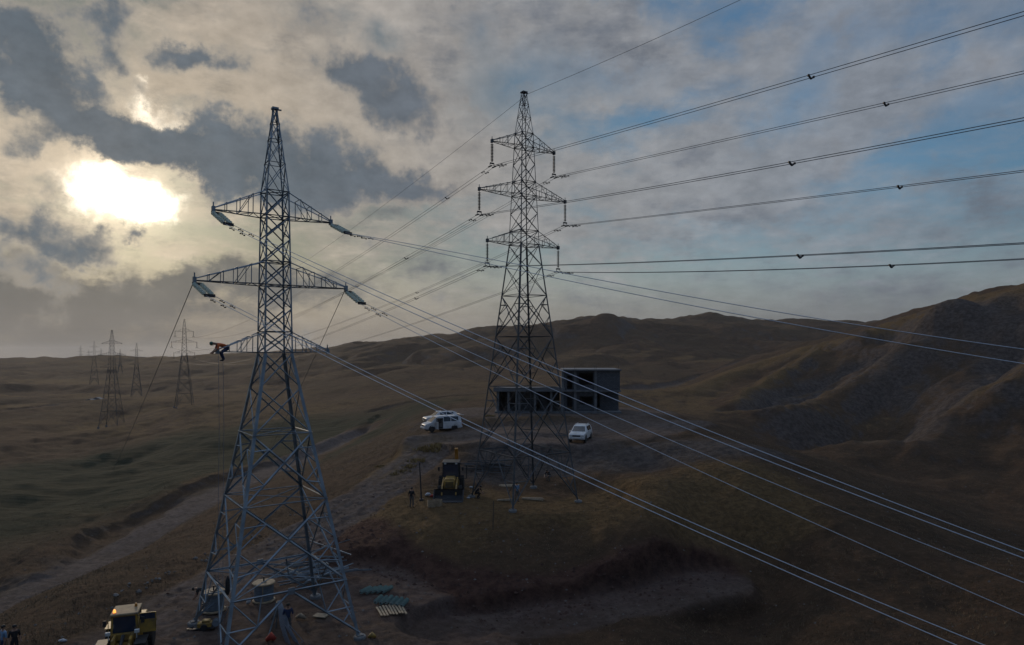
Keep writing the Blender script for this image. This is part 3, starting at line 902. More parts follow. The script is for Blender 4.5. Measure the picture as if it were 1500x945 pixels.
BANK = [(120, 412, 210, 42, 0, 1.5), (20, 385, 120, 40, 5, 1.0), (330, 425, 130, 34, 0, 1.3), (480, 405, 90, 30, 0, .9), (100, 478, 300, 34, 0, 1.1), (60, 300, 50, 26, 0, .5), (640, 395, 60, 24, 0, .5), (560, 330, 60, 26, -10, .45),
        (1450, 310, 90, 34, 0, .7), (990, 240, 36, 22, -20, .55), (860, 430, 160, 26, 0, .3), (1300, 400, 200, 40, 0, .4), (830, 30, 120, 50, 10, .5), (930, 60, 90, 36, 20, .5), (640, 100, 60, 30, 20, .35),
        (1040, 330, 120, 24, -6, .35), (700, 30, 50, 30, 0, .4), (450, 60, 60, 40, 20, .35)]
BANK_FAR = (1.4, 1.6, 1.95); BANK_NEAR = (1.75, 1.68, 1.5)
VEIL = (.44, .78)
SKYTINT = (.52, .79, .98)
VEIL_MID = (2.85, 2.8, 2.8)
VEIL_FAR = (2.2, 2.38, 2.7); VEIL_NEAR = (5.0, 4.15, 3.2)
HAZE_FAR = (1.3, 1.3, 1.36); HAZE_NEAR = (2.2, 1.97, 1.74)
EDGE_FAR = (2.2, 2.15, 2.2); EDGE_NEAR = (4.4, 3.9, 3.2)
CORE_FAR = (1.2, 1.42, 1.75); CORE_NEAR = (1.2, 1.45, 1.7)
GLARE = (1.0, .80, .54)
build_sky()
# ---------------------------------------------------------------- lattice pylons
SGN = ((1, 1), (-1, 1), (-1, -1), (1, -1))


def lerp(a, b, t): return a + (b - a) * t


def width_at(prof, z):
    for (z0, w0), (z1, w1) in zip(prof[:-1], prof[1:]):
        if z <= z1: return w0 + (w1 - w0) * (z - z0) / (z1 - z0)
    return prof[-1][1]


def make_pylon(loc, phi, prof, foot_z, panels, arms, m, sz, redundant=True, plates=True, peak_from=None, feet=None, bolts=False, topk=.5):
    """prof: (height, width) of the square body; arms: (z_bottom, z_top, half length);
    panels: heights of the bracing levels; sz: leg, brace and light member sizes.  Heights are relative to the root."""
    root = empty('lattice_pylon', loc, phi)
    legS, brS, ltS = sz

    def C(k, z):
        w = width_at(prof, z) / 2
        return Vector((SGN[k][0] * w, SGN[k][1] * w, z))
    # four legs
    knots = [z for z, _ in prof if z > foot_z]
    for k in range(4):
        fz = feet[k] if feet else foot_z
        w = width_at(prof, foot_z) / 2
        slope = (width_at(prof, foot_z) - width_at(prof, foot_z + 1)) / 2
        foot = Vector((SGN[k][0] * (w + slope * (foot_z - fz)), SGN[k][1] * (w + slope * (foot_z - fz)), fz))
        b = MB()
        pts = [foot] + [C(k, z) for z in knots]
        inw = Vector((-SGN[k][0], -SGN[k][1], 0))
        for i, (p, q) in enumerate(zip(pts[:-1], pts[1:])):
            b.angle(p, q, legS if i < 1 else (legS * topk if i < len(pts) - 2 else legS * topk * .72), ref=inw)
        leg = b.build('leg', m, root)
        f = MB()
        f.lathe([(.36, -.9), (.34, -.02), (.30, .04)], (foot.x, foot.y, fz - .03), (0, 0, 1), 14)
        f.box((foot.x, foot.y, fz + .04), (.34, .34, .05))
        f.build('footing', M['footing'], leg)
        if bolts and k in (0, 2):
            s = MB()
            for i in range(60):
                z = foot_z + 2.5 + i * .4
                if z > knots[-1] - 1: break
                p = C(k, z); d = Vector((SGN[k][0], 0, 0)) if i % 2 else Vector((0, SGN[k][1], 0))
                s.bar(p, p + d * .16, .025)
            s.build('step_bolt', m, leg).__setitem__('kind', 'stuff')
    # bracing of the four faces
    b = MB(); pb = MB()
    faces = [(0, 1), (1, 2), (2, 3), (3, 0)]
    for i, (z0, z1) in enumerate(zip(panels[:-1], panels[1:])):
        big = (z1 - z0) > 2.6
        for fi, (a, c) in enumerate(faces):
            A0, B0, A1, B1 = C(a, z0), C(c, z0), C(a, z1), C(c, z1)
            out = ((A0 + B0) / 2); out.z = 0; out = -out.normalized()
            if i == 0 and big:
                # open bottom panel: a tent of two members under a horizontal
                mid = (A1 + B1) / 2
                fa = feet[a] if feet else z0; fc = feet[c] if feet else z0
                A0 = A0.copy(); B0 = B0.copy(); A0.z = max(fa, z0) + .15; B0.z = max(fc, z0) + .15
                b.angle(A0, mid, brS, ref=out); b.angle(B0, mid, brS, ref=out)
                b.angle(A1, B1, brS * .9, ref=out)
                for P0, P1 in ((A0, A1), (B0, B1)):
                    q = lerp(P0, mid, .5); l1 = lerp(P0, P1, .5); l2 = lerp(P0, P1, .75)
                    b.angle(l1, q, ltS, ref=out); b.angle(q, P1, ltS, ref=out); b.angle(l1, lerp(P0, mid, .25), ltS, ref=out)
                    q3 = lerp(P0, mid, .75); h = lerp(P1, mid, .5)
                    b.angle(q, h, ltS, ref=out)
                if plates: pb.box(mid, (.35, .35, .03), M=Matrix.Rotation(math.atan2(out.y, out.x) + R(90), 3, 'Z') @ Matrix.Rotation(R(90), 3, 'X'))
                continue
            b.angle(A0, B1, brS if big else brS * .62, ref=out)
            b.angle(B0 + out * .03, A1 + out * .03, brS if big else brS * .62, ref=out)
            wa, wb = (A0 - B0).length, (A1 - B1).length
            t = wa / (wa + wb)
            X = lerp(A0, B1, t)
            if big and redundant:
                for P0, P1, Q1 in ((A0, A1, B0), (B0, B1, A0)):
                    for s0, s1 in ((.25, .5), (.5, .5), (.5, .75)):
                        pass
                    lo, hi = lerp(P0, X, .5), lerp(P1, X, .5)
                    l1, l2, l3 = lerp(P0, P1, .25), lerp(P0, P1, .52), lerp(P0, P1, .78)
                    b.angle(l1, lo, ltS, ref=out); b.angle(l2, lo, ltS, ref=out)
                    b.angle(l2, hi, ltS, ref=out); b.angle(l3, hi, ltS, ref=out)
                if i == 1:
                    pass
            if plates and fi % 2 == 0 or big and plates:
                pb.box(X, (.16, .16, .02), M=Matrix.Rotation(math.atan2(out.y, out.x) + R(90), 3, 'Z') @ Matrix.Rotation(R(90), 3, 'X'))
        # level ties and plan bracing
        if any(abs(z1 - az) < .05 or abs(z1 - bz) < .05 for az, bz, _ in arms) or big:
            for a, c in faces:
                b.angle(C(a, z1), C(c, z1), brS * .65)
            b.angle(C(0, z1), C(2, z1), ltS); b.angle(C(1, z1), C(3, z1), ltS)
    b.build('bracing', m, root)
    # cross arms
    tips = []
    for zb, zt, L in arms:
        for s in (1, -1):
            b2 = MB()
            wb, wt = width_at(prof, zb) / 2, width_at(prof, zt) / 2
            tip = Vector((s * L, 0, zb + .10))
            tops, bots = [], []
            for t in (1, -1):
                Bq, Tq = Vector((s * wb, t * wb, zb)), Vector((s * wt, t * wt, zt))
                tb = tip + Vector((0, t * .09, -.06)); tt = tip + Vector((0, t * .09, .10))
                b2.angle(Bq, tb, brS * .72, ref=(0, 0, 1)); b2.angle(Tq, tt, brS * .72, ref=(0, 0, -1))
                n = max(3, int(round((L - wb) / .62)))
                tops.append([lerp(Tq, tt, i / n) for i in range(n + 1)]); bots.append([lerp(Bq, tb, i / n) for i in range(n + 1)])
                for i in range(1, n):
                    b2.angle(tops[-1][i], bots[-1][i], ltS * .75)
                    b2.angle(tops[-1][i - 1], bots[-1][i], ltS * .7) if i % 2 == 0 else None
            for i in range(0, len(bots[0]) - 1):
                b2.angle(bots[0][i], bots[1][i], ltS * .7)
                b2.angle(bots[i % 2][i], bots[1 - i % 2][i + 1], ltS * .7)
                if i: b2.angle(tops[0][i], tops[1][i], ltS * .7)
            b2.box(tip, (.16, .26, .30))
            b2.bar(tip + Vector((0, 0, .1)), tip + Vector((0, 0, .38)), .05)
            b2.build('crossarm', m, root)
            tips.append((s, zb, tip))
    # the peak above the top arm
    if peak_from is not None:
        p = MB(); zs = peak_from
        for i, (z0, z1) in enumerate(zip(zs[:-1], zs[1:])):
            for a, c in faces:
                A0, B0, A1, B1 = C(a, z0), C(c, z0), C(a, z1), C(c, z1)
                p.angle(A0, B1, ltS * .8, ref=((A0 + B0) * -1 / 2).normalized() if i < 9 else None); p.angle(B0, A1, ltS * .8, ref=((A0 + B0) * -1 / 2).normalized())
                if i: p.angle(A0, B0, ltS * .8)
        w = width_at(prof, zs[-1])
        p.box((0, 0, zs[-1] + .05), (w + .12, w + .12, .10))
        p.bar((0, 0, zs[-1]), (w / 2 + .25, 0, zs[-1] + .02), .07)
        p.build('peak', m, root)
    if plates and pb.v: pb.build('gusset_plate', m, root)['kind'] = 'stuff'
    return root


def to_world(root_loc, phi, v):
    c, s = math.cos(phi), math.sin(phi)
    return Vector((root_loc[0] + v[0] * c - v[1] * s, root_loc[1] + v[0] * s + v[1] * c, root_loc[2] + v[2]))


# near strain pylon, bright new steel
NL, NPHI = Vector((-13.2, 38.0, 0.0)), R(35)
NFEET = []
NPROF = [(-15.6, 7.15), (0.0, 1.55), (8.9, 1.25), (13.55, .22)]
for sx, sy in SGN:
    q = to_world(NL, NPHI, (sx * 3.55, sy * 3.55, 0)); NFEET.append(H(q.x, q.y) + .18)
NARMS = [(0.0, 1.15, 3.0), (3.72, 5.02, 4.12), (7.52, 8.9, 3.2)]
near_pylon = make_pylon(NL, NPHI, NPROF, -15.45, [-15.45, -12.4, -8.0, -4.4, -1.9, 0, 1.15, 2.45, 3.72, 5.02, 6.3, 7.52, 8.9], NARMS, M['steel'], (.165, .088, .052),
                        peak_from=[8.9, 10.5, 11.8, 12.75, 13.55], feet=NFEET, bolts=True)
tag(near_pylon, 'tall bluish galvanised pylon in front, its crossarms still hung with slanting glass insulators', 'pylon', 'lattice pylons')

# rear suspension pylon, older dark steel
TL, TPHI = Vector((1.05, 60.0, 0.0)), R(33)
TPROF = [(-13.0, 6.8), (9.45, 1.95), (19.2, 1.2), (22.85, .36)]
TFEET = []
for sx, sy in SGN:
    q = to_world(TL, TPHI, (sx * 3.4, sy * 3.4, 0)); TFEET.append(H(q.x, q.y) + .15)
TARMS = [(9.45, 10.65, 3.75), (13.72, 14.95, 4.54), (17.98, 19.2, 3.28)]
TPAN = [-12.9, -8.6, -3.0, 1.4, 5.0, 7.6, 9.45, 10.65, 12.2, 13.72, 14.95, 16.5, 17.98, 19.2]
rear_pylon = make_pylon(TL, TPHI, TPROF, -12.9, TPAN, TARMS, M['steel_old'], (.125, .078, .048),
                        peak_from=[19.2, 20.6, 21.8, 22.85], feet=TFEET, bolts=True)
tag(rear_pylon, 'dark older pylon on the grassy knoll carrying strung wires on hanging insulators', 'pylon', 'lattice pylons')

# pylons of both lines receding towards the horizon
FARP = [(270, 468, 270, 'dull pylon whose two upper crossarms clear the skyline, beside the orange worker'),
        (164, 484, 247, 'tall bare pylon standing nearest to the left hill, with no wires on it'),
        (200, 503, 432, 'slim distant pylon halfway between the two taller ones on the left'),
        (138, 500, 560, 'hazy pylon just left of the tall bare one, its tip over the skyline'),
        (176, 512, 690, 'small faint pylon just right of the tall bare one'),
        (118, 506, 980, 'leftmost tiny pylon on the skyline, paler and broad footed'),
        (130, 512, 1080, 'tiniest pylon on the skyline, right of the broad footed one'),
        (148, 510, 1020, 'tiny pylon on the skyline, rightmost of the three there')]
far_pylons = []
for px, py, Y, lab in FARP:
    top = at(px, py, Y)
    gz = H(top.x, top.y)
    zshift = top.z - 22.85
    prof = [(gz - zshift - .3, 1.95 + (9.45 - (gz - zshift)) * .216), (9.45, 1.95), (19.2, 1.2), (22.85, .36)]
    z0 = gz - zshift
    if z0 > 6:
        z0 = 6.0
    k = max(1, int((9.45 - z0) / 5.0))
    pan = [z0] + [z0 + (9.45 - z0) * (1 - (1 - (i + 1) / k) ** 1.0) for i in range(k)] + [10.65, 12.2, 13.72, 14.95, 16.5, 17.98, 19.2]
    prof[0] = (z0 - .3, 1.95 + (9.45 - z0) * .216)
    far_ = Y > 500
    p = make_pylon((top.x, top.y, zshift), R(33) if px != 164 else R(8), prof, z0, pan, TARMS, M['steel_far'], (.12, .065, .04) if Y < 300 else ((.13, .08, .05) if Y < 600 else (.2, .13, .08)),
                   redundant=not far_, plates=False, peak_from=[19.2, 21.0, 22.85])
    tag(p, lab, 'pylon', 'lattice pylons'); far_pylons.append((p, zshift))


# ---------------------------------------------------------------- insulators
def disc_profile(n, pitch, r):
    pr = [(.035, 0)]
    for i in range(n):
        h = i * pitch
        pr += [(.05, h + pitch * .1), (r, h + pitch * .18), (r * .96, h + pitch * .27), (.05, h + pitch * .36), (.045, h + pitch * .95)]
    return pr + [(.03, n * pitch)]


def hanging_insulator(tipw, name_lab, length=1.75, n=12, mt='porcelain', parts=True, phi=TPHI):
    r = empty('suspension_insulator', tipw, phi)
    s = MB()
    pr = disc_profile(n, (length - .25) / n, .135)
    s.lathe(pr, (0, 0, -.18), (0, 0, -1), 12)
    s.bar((0, 0, .05), (0, 0, -.2), .05)
    s.build('disc_string', M[mt], r, smooth=False)
    k = MB()
    z = -length
    k.bar((-.2, 0, z - .05), (.2, 0, z - .05), .07, .12)
    for sx in (-.2, .2):
        k.bar((sx, 0, z - .05), (sx, 0, z - .3), .05)
        k.bar((sx, -.28, z - .33), (sx, .28, z - .33), .075, .09)
    k.build('clamp_yoke', M['iron'], r)
    tag(r, name_lab, 'insulator', 'hanging insulators on the rear pylon')
    return r


ARM_W = {0: 'lowest', 1: 'middle', 2: 'top'}
T_ATT = {}
for ai, (zb, zt, L) in enumerate(TARMS):
    for s in (1, -1):
        w = to_world(TL, TPHI, (s * L, 0, zb))
        side = 'right' if s > 0 else 'left'
        hanging_insulator(w + Vector((0, 0, -.02)), 'dark insulator hanging from the rear pylon, %s end of its %s crossarm' % (side, ARM_W[ai]))
        T_ATT[(ai, s)] = w + Vector((0, 0, -.02 - 1.75 - .33))
P270, Z270 = far_pylons[0]
F_ATT = {}
for ai, (zb, zt, L) in enumerate(TARMS):
    for s in (1, -1):
        w = to_world(P270.location, R(33), (s * L, 0, zb))
        i_ = hanging_insulator(w, 'tiny insulator on the distant wired pylon, %s end of its %s crossarm' % ('right' if s > 0 else 'left', ARM_W[ai]), n=6, phi=R(33))
        i_['group'] = 'hanging insulators on the distant pylon'
        for ch in i_.children: ch.scale = (1.5, 1.5, 1)
        F_ATT[(ai, s)] = w + Vector((0, 0, -2.08))


# ---------------------------------------------------------------- wires
def in_plane(P0, d, px, py):
    u = (px - CX) / F
    t = (u * P0.y - P0.x) / (d[0] - u * d[1])
    Y = P0.y + d[1] * t
    return t, (HZ - py) / F * Y


def fit_curve(P0, d, samples, fixed=True, deg=2):
    tz = [in_plane(P0, d, *s) for s in samples]
    t = np.array([a for a, _ in tz]); z = np.array([b for _, b in tz]) - P0.z
    A = np.stack([t ** (k + 1) for k in range(deg)], 1)
    c = np.linalg.lstsq(A, z, rcond=None)[0]
    return lambda tt: P0.z + sum(c[k] * tt ** (k + 1) for k in range(deg))


def wire_points(P0, d, zf, t0, t1, n):
    return [Vector((P0.x + d[0] * t, P0.y + d[1] * t, zf(t))) for t in np.linspace(t0, t1, n)]


def wire(pts, r, m, lab, cat='power line', group=None, name='conductor'):
    b = MB(); b.tube(pts, r, 6)
    o = b.build(name, m, smooth=True)
    tag(o, lab, cat, group)
    return o


def spacer(pa, pb, lab):
    """small V-shaped spacer clamped across a twin conductor"""
    r = empty('wire_spacer', (pa + pb) / 2)
    a, c = pa - (pa + pb) / 2, pb - (pa + pb) / 2
    b = MB()
    lowp = Vector((0, 0, -.13))
    b.bar(a, lowp, .07, .07); b.bar(c, lowp, .07, .07)
    b.build('spacer_arm', M['iron'], r)
    for p in (a, c):
        k = MB(); k.box(p, (.09, .09, .09)); k.build('clamp', M['iron'], r)
    tag(r, lab, 'wire spacer', 'spacers on the twin wires')


TD = (math.sin(TPHI), -math.cos(TPHI))
ARMV = Vector((math.cos(TPHI), math.sin(TPHI), 0))
RIGHT = {
    (2, -1): [(820, 218), (1000, 165), (1188, 112), (1500, 20)],
    (2, 1): [(830, 253), (1000, 219), (1298, 153), (1500, 105)],
    (1, -1): [(850, 293), (1000, 267), (1160, 238), (1500, 175)],
    (1, 1): [(900, 322), (1000, 312), (1318, 274), (1500, 250)],
    (0, -1): [(850, 387), (1000, 382), (1172, 375), (1500, 356)],
    (0, 1): [(900, 400), (1000, 398), (1306, 388), (1500, 380)],
}
SPX = {(2, -1): 1188, (2, 1): 1298, (1, -1): 1160, (1, 1): 1318, (0, -1): 1172, (0, 1): 1306}
SPL = {(2, -1): [655, 600], (2, 1): [523], (1, -1): [595], (1, 1): [611], (0, -1): [610], (0, 1): [519]}


def t_of_px(P0, d, px):
    u = (px - CX) / F
    return (u * P0.y - P0.x) / (d[0] - u * d[1])


for key, smp in RIGHT.items():
    ai, s = key
    side = 'right' if s > 0 else 'left'
    P0 = T_ATT[key]
    zf = fit_curve(P0, TD, smp)
    E = F_ATT[key]
    L = math.hypot(E.x - P0.x, E.y - P0.y)
    dl = ((E.x - P0.x) / L, (E.y - P0.y) / L)
    sag = 5.0

    def zl(t, P0=P0, E=E, L=L): return P0.z + (E.z - P0.z) * t / L - 4 * sag * (t / L) * (1 - t / L)
    strands = []
    for k, off in enumerate((-.2, .2)):
        o = ARMV * off
        right = [p + o for p in wire_points(P0, TD, zf, 0, 62, 44)]
        leftp = [p + o for p in wire_points(P0, dl, zl, 0, L, 60)]
        wire(leftp[::-1] + right[1:], .016, M['conductor_old'],
             '%s strand of the dark twin wire under the rear %s crossarm, %s end' % (('left', 'right')[k], ARM_W[ai], side), group='wires on the rear pylon')
    tt = t_of_px(P0, TD, SPX[key]); p = Vector((P0.x + TD[0] * tt, P0.y + TD[1] * tt, zf(tt)))
    spacer(p - ARMV * .2, p + ARMV * .2, 'dark V spacer on the wire running right from the rear %s crossarm, %s end' % (ARM_W[ai], side))
    for j, pxl in enumerate(SPL[key][:1]):
        tt = t_of_px(P0, dl, pxl); p = Vector((P0.x + dl[0] * tt, P0.y + dl[1] * tt, zl(tt)))
        spacer(p - ARMV * .2, p + ARMV * .2, 'dark V spacer on the wire receding left from the rear %s crossarm, %s end' % (ARM_W[ai], side))
    # vibration dampers beside the clamp
    for q, (d_, f_) in enumerate(((TD, zf), (dl, zl))):
        for off in (-.2, .2):
            for tt in ((1.1, 1.7) if q == 0 else (1.2,)):
                p = Vector((P0.x + d_[0] * tt, P0.y + d_[1] * tt, f_(tt))) + ARMV * off
                b = MB(); dv = Vector((d_[0], d_[1], 0))
                b.tube([p - dv * .2 - Vector((0, 0, .1)), p + dv * .2 - Vector((0, 0, .1))], .016, 5)
                b.box(p - dv * .2 - Vector((0, 0, .1)), (.1, .1, .08)); b.box(p + dv * .2 - Vector((0, 0, .1)), (.1, .1, .08)); b.box(p - Vector((0, 0, .05)), (.04, .04, .12))
                tag(b.build('vibration_damper', M['iron']), 'small dumbbell damper on a wire at the rear %s crossarm, %s end' % (ARM_W[ai], side), 'damper', 'dampers on the rear wires')
# earth wire over both tips
P0 = to_world(TL, TPHI, (.42, 0, 22.85))
zf = fit_curve(P0, TD, [(900, 84), (1000, 38), (1085, 0)])
E = Vector((P270.location.x, P270.location.y, Z270 + 22.85)); L = math.hypot(E.x - P0.x, E.y - P0.y); dl = ((E.x - P0.x) / L, (E.y - P0.y) / L)
wire(wire_points(P0, dl, lambda t: P0.z + (E.z - P0.z) * t / L - 4 * 4.6 * (t / L) * (1 - t / L), 0, L, 60)[::-1] + wire_points(P0, TD, zf, 0, 56, 40)[1:], .015, M['conductor_old'],
     'thin single wire passing over the very top of the rear pylon', 'power line', None, 'earth_wire')

# new bright wires of the near pylon
ND = Vector((28, -19.5, 0)).normalized()
nd = (ND.x, ND.y)
NW = {
    ('left', 2): [[(345, 329), (429, 367), (500, 402), (600, 449), (700, 494), (780, 527), (867, 559), (1000, 614), (1167, 680), (1267, 720), (1367, 758), (1500, 810)],
                  [(345, 333), (429, 374), (500, 411), (600, 458), (700, 502), (780, 535), (867, 570), (1000, 625), (1167, 690), (1267, 731), (1500, 819)]],
    ('left', 1): [[(330, 443), (429, 490), (500, 527), (600, 577), (713, 630), (860, 698), (1000, 759), (1167, 830), (1300, 886), (1423, 940)],
                  [(330, 446), (429, 495), (500, 534), (600, 585), (703, 633), (860, 704), (1000, 769), (1167, 843), (1267, 888), (1393, 943)]],
    ('right', 2): [[(540, 343), (633, 361), (740, 384), (797, 397), (1000, 433), (1150, 458), (1280, 478), (1500, 513)],
                   [(540, 348), (633, 368), (713, 386), (807, 407), (1000, 445), (1150, 472), (1280, 497), (1500, 533)]],
    ('right', 1): [[(560, 452), (600, 474), (647, 497), (753, 545), (833, 582), (913, 615), (1000, 652), (1167, 720), (1277, 767), (1367, 803), (1500, 853)],
                   [(560, 460), (603, 486), (700, 534), (780, 572), (893, 628), (1000, 678), (1083, 717), (1180, 762), (1277, 803), (1417, 867), (1500, 900)]],
}
for (side, ai), strands in NW.items():
    zb, zt, L = NARMS[ai]
    s = 1 if side == 'right' else -1
    tipw = to_world(NL, NPHI, (s * L, 0, zb + .02))
    zf0 = fit_curve(tipw, nd, strands[0] + strands[1], deg=3)
    tang = Vector((nd[0], nd[1], (zf0(.6) - zf0(0)) / .6 - .18)).normalized()
    perp = Vector((-tang.y, tang.x, 0)).normalized()
    r = empty('tension_insulator', tipw)
    h = MB()
    h.bar((0, 0, 0), tang * .28, .06)
    h.prism([(0, 0), (.08, -.3), (.08, .3)], -.02, .02, M=Matrix((perp, perp, Vector((0, 0, 1)))).transposed()) if False else None
    h.bar(tang * .28 - perp * .26, tang * .28 + perp * .26, .05, .14)
    e0 = tang * 1.62
    h.build('yoke_plate', M['iron'], r)
    h = MB(); h.bar(e0 - perp * .3, e0 + perp * .3, .05, .16); h.build('yoke_plate', M['iron'], r)
    for q in (-1, 1):
        st = MB(); st.lathe(disc_profile(6, .2, .125), tang * .36 + perp * q * .21, tang, 14)
        st.build('disc_string', M['glass_pale'], r)
    tag(r, 'double string of pale glass discs at the near %s crossarm, %s end' % (ARM_W[ai], side), 'insulator', 'glass tension insulators')
    for k, smp in enumerate(strands):
        st0 = tipw + e0 + perp * (.25 if k == 0 else -.25)
        zf = fit_curve(st0, nd, smp[1:], deg=3)
        pts = wire_points(st0, nd, zf, 0, 54, 60)
        wire(pts, .015, M['conductor'], '%s strand of the bright new twin wire from the near %s crossarm, %s end' % (('upper', 'lower')[k], ARM_W[ai], side), group='new wires on the near pylon')
        for tt in (.7, 1.6):
            p = Vector((st0.x + nd[0] * tt, st0.y + nd[1] * tt, zf(tt)))
            dv = Vector((nd[0], nd[1], (zf(tt + .1) - zf(tt)) / .1)).normalized()
            b = MB(); dn = Vector((0, 0, -.09))
            b.tube([p - dv * .17 + dn, p + dv * .17 + dn], .014, 5)
            b.box(p - dv * .17 + dn, (.07, .07, .06)); b.box(p + dv * .17 + dn, (.07, .07, .06)); b.box(p + dn * .5, (.035, .035, .1))
            tag(b.build('vibration_damper', M['iron']), 'small damper on the new wires at the near %s crossarm, %s end' % (ARM_W[ai], side), 'damper', 'dampers on the new wires')

# temporary stays at the back of the middle crossarm
for side, s, q1, Yq, Yg in (('left', -1, (240, 515), 50, 137), ('right', 1, (470, 500), 52, 135)):
    zb, zt, L = NARMS[1]
    a = to_world(NL, NPHI, (s * L, 0, zb + .1))
    b_ = at(q1[0], q1[1], Yq)
    k = (Yg - a.y) / (b_.y - a.y)
    e = a + (b_ - a) * k
    for it in range(60):
        if H(e.x, e.y) < e.z: e = e + (b_ - a).normalized() * 1.0
        else: break
    pts = [a + (e - a) * (i / 40) - Vector((0, 0, 4 * .35 * (i / 40) * (1 - i / 40))) for i in range(41)]
    wire(pts, .02, M['conductor_old'], 'thin steel stay slanting back to the ground from the %s tip of the middle crossarm' % side, 'stay wire', 'temporary stays', 'stay_wire')
# ---------------------------------------------------------------- unfinished house
def build_house():
    gz = -8.95
    root = empty('unfinished_house', (6.4, 101.0, gz), R(-2))
    # local: x along the front, y to the back, z up; front at y = 0
    W = MB()
    # low wing x -8.7 .. 1.2
    x0, x1, D, h = -8.7, 1.2, 9.0, 2.95
    W.box((x0 + .12, D / 2, h / 2 + .3), (.24, D - .02, h)); W.box(((x0 + x1) / 2, D - .12, h / 2 + .3), (x1 - x0 - .5, .24, h))
    W.box((-4.55, 2.6, h / 2 + .3), (2.6, .2, h - .01)); W.box((-1.75, 2.6, h / 2 + .3), (1.0, .2, h - .02)); W.box((-7.0, 4.0, h / 2 + .3), (1.2, .2, h - .03))
    # two-storey block x 1.2 .. 9.2
    def wall_with_holes(xa, xb, za, zb, holes, y, t=.25):
        xs = sorted({xa, xb, *[v for a in holes for v in a[:2]]}); zs = sorted({za, zb, *[v for a in holes for v in a[2:]]})
        for a, c in zip(xs[:-1], xs[1:]):
            for p, q in zip(zs[:-1], zs[1:]):
                mx, mz = (a + c) / 2, (p + q) / 2
                if any(hx0 < mx < hx1 and hz0 < mz < hz1 for hx0, hx1, hz0, hz1 in holes): continue
                W.box((mx, y, mz), (c - a, t, q - p))
    wall_with_holes(1.2, 5.9, .3, 3.2, [(1.75, 2.55, .3, 2.7), (3.6, 5.6, 1.3, 2.55)], .3)
    wall_with_holes(1.2, 5.9, 3.45, 6.3, [(1.75, 2.55, 3.6, 5.6), (3.5, 5.6, 4.2, 6.0)], .3)
    wall_with_holes(5.9, 9.5, 3.45, 6.3, [], .0)
    wall_with_holes(5.9, 9.5, .3, 3.2, [(6.0, 6.7, .3, 2.9)], 1.6)
    for y in np.linspace(.9, D - .4, 3): pass
    W.box((9.38, D / 2, 4.87), (.24, D - .6, 2.84)); W.box((9.38, D / 2 + 1, 1.75), (.24, D - 2.6, 2.88))
    W.box((5.3, D - .12, 1.75), (7.9, .24, 2.9)); W.box((5.3, D - .12, 4.87), (7.9, .24, 2.84))
    W.box((1.32, D / 2 + .3, 4.87), (.24, D - 1.2, 2.84))
    W.build('wall', M['blockwork'], root)
    S = MB(); S.box(((x0 + x1) / 2, D / 2 - .2, .15), (x1 - x0 + .5, D + .8, .32)); S.box((5.4, D / 2 - .2, .152), (8.6, D + .81, .324))
    S.build('floor_slab', M['concrete'], root)
    f = MB(); f.box(((x0 + x1) / 2 - .1, D / 2 - .4, h + .3 + .14), (x1 - x0 + .6, D + 1.2, .28)); f.box(((x0 + x1) / 2 - .1, -.92, h + .3 + .44), (x1 - x0 + .6, .16, .34))
    f.build('roof_slab', M['concrete'], root, bevel=.03)
    f = MB(); f.box((5.4, D / 2 - .1, 3.33), (8.5, D + .5, .24)); f.build('floor_slab', M['concrete'], root)
    f = MB(); f.box((5.4, D / 2 - .1, 6.42), (8.6, D + .7, .24)); f.build('roof_slab', M['concrete'], root, bevel=.03)
    for x in (-8.45, -6.9, -5.3, -3.0, -.6, .95):
        c = MB(); c.box((x, -.55, h / 2 + .3), (.32, .32, h)); c.build('column', M['concrete'], root)
    for x in (1.1, 2.95, 5.95):
        for z in (1.75, 4.88):
            c = MB(); c.box((x, .02 if x < 6 else -.16, z), (.36, .36, 2.86)); c.build('column', M['concrete'], root)
    for x in (1.1, 2.95, 5.95, 9.2):
        b = MB()
        for dx, dy in ((-.1, -.1), (.1, -.1), (.1, .1), (-.1, .1)): b.bar((x + dx, .1 + dy, 6.5), (x + dx * 1.2, .1 + dy, 6.9 + .3 * random.random()), .025)
        b.build('rebar', M['iron'], root)
    tag(root, 'unfinished grey concrete house with open bays, one storey left and two storeys right', 'house')


build_house()


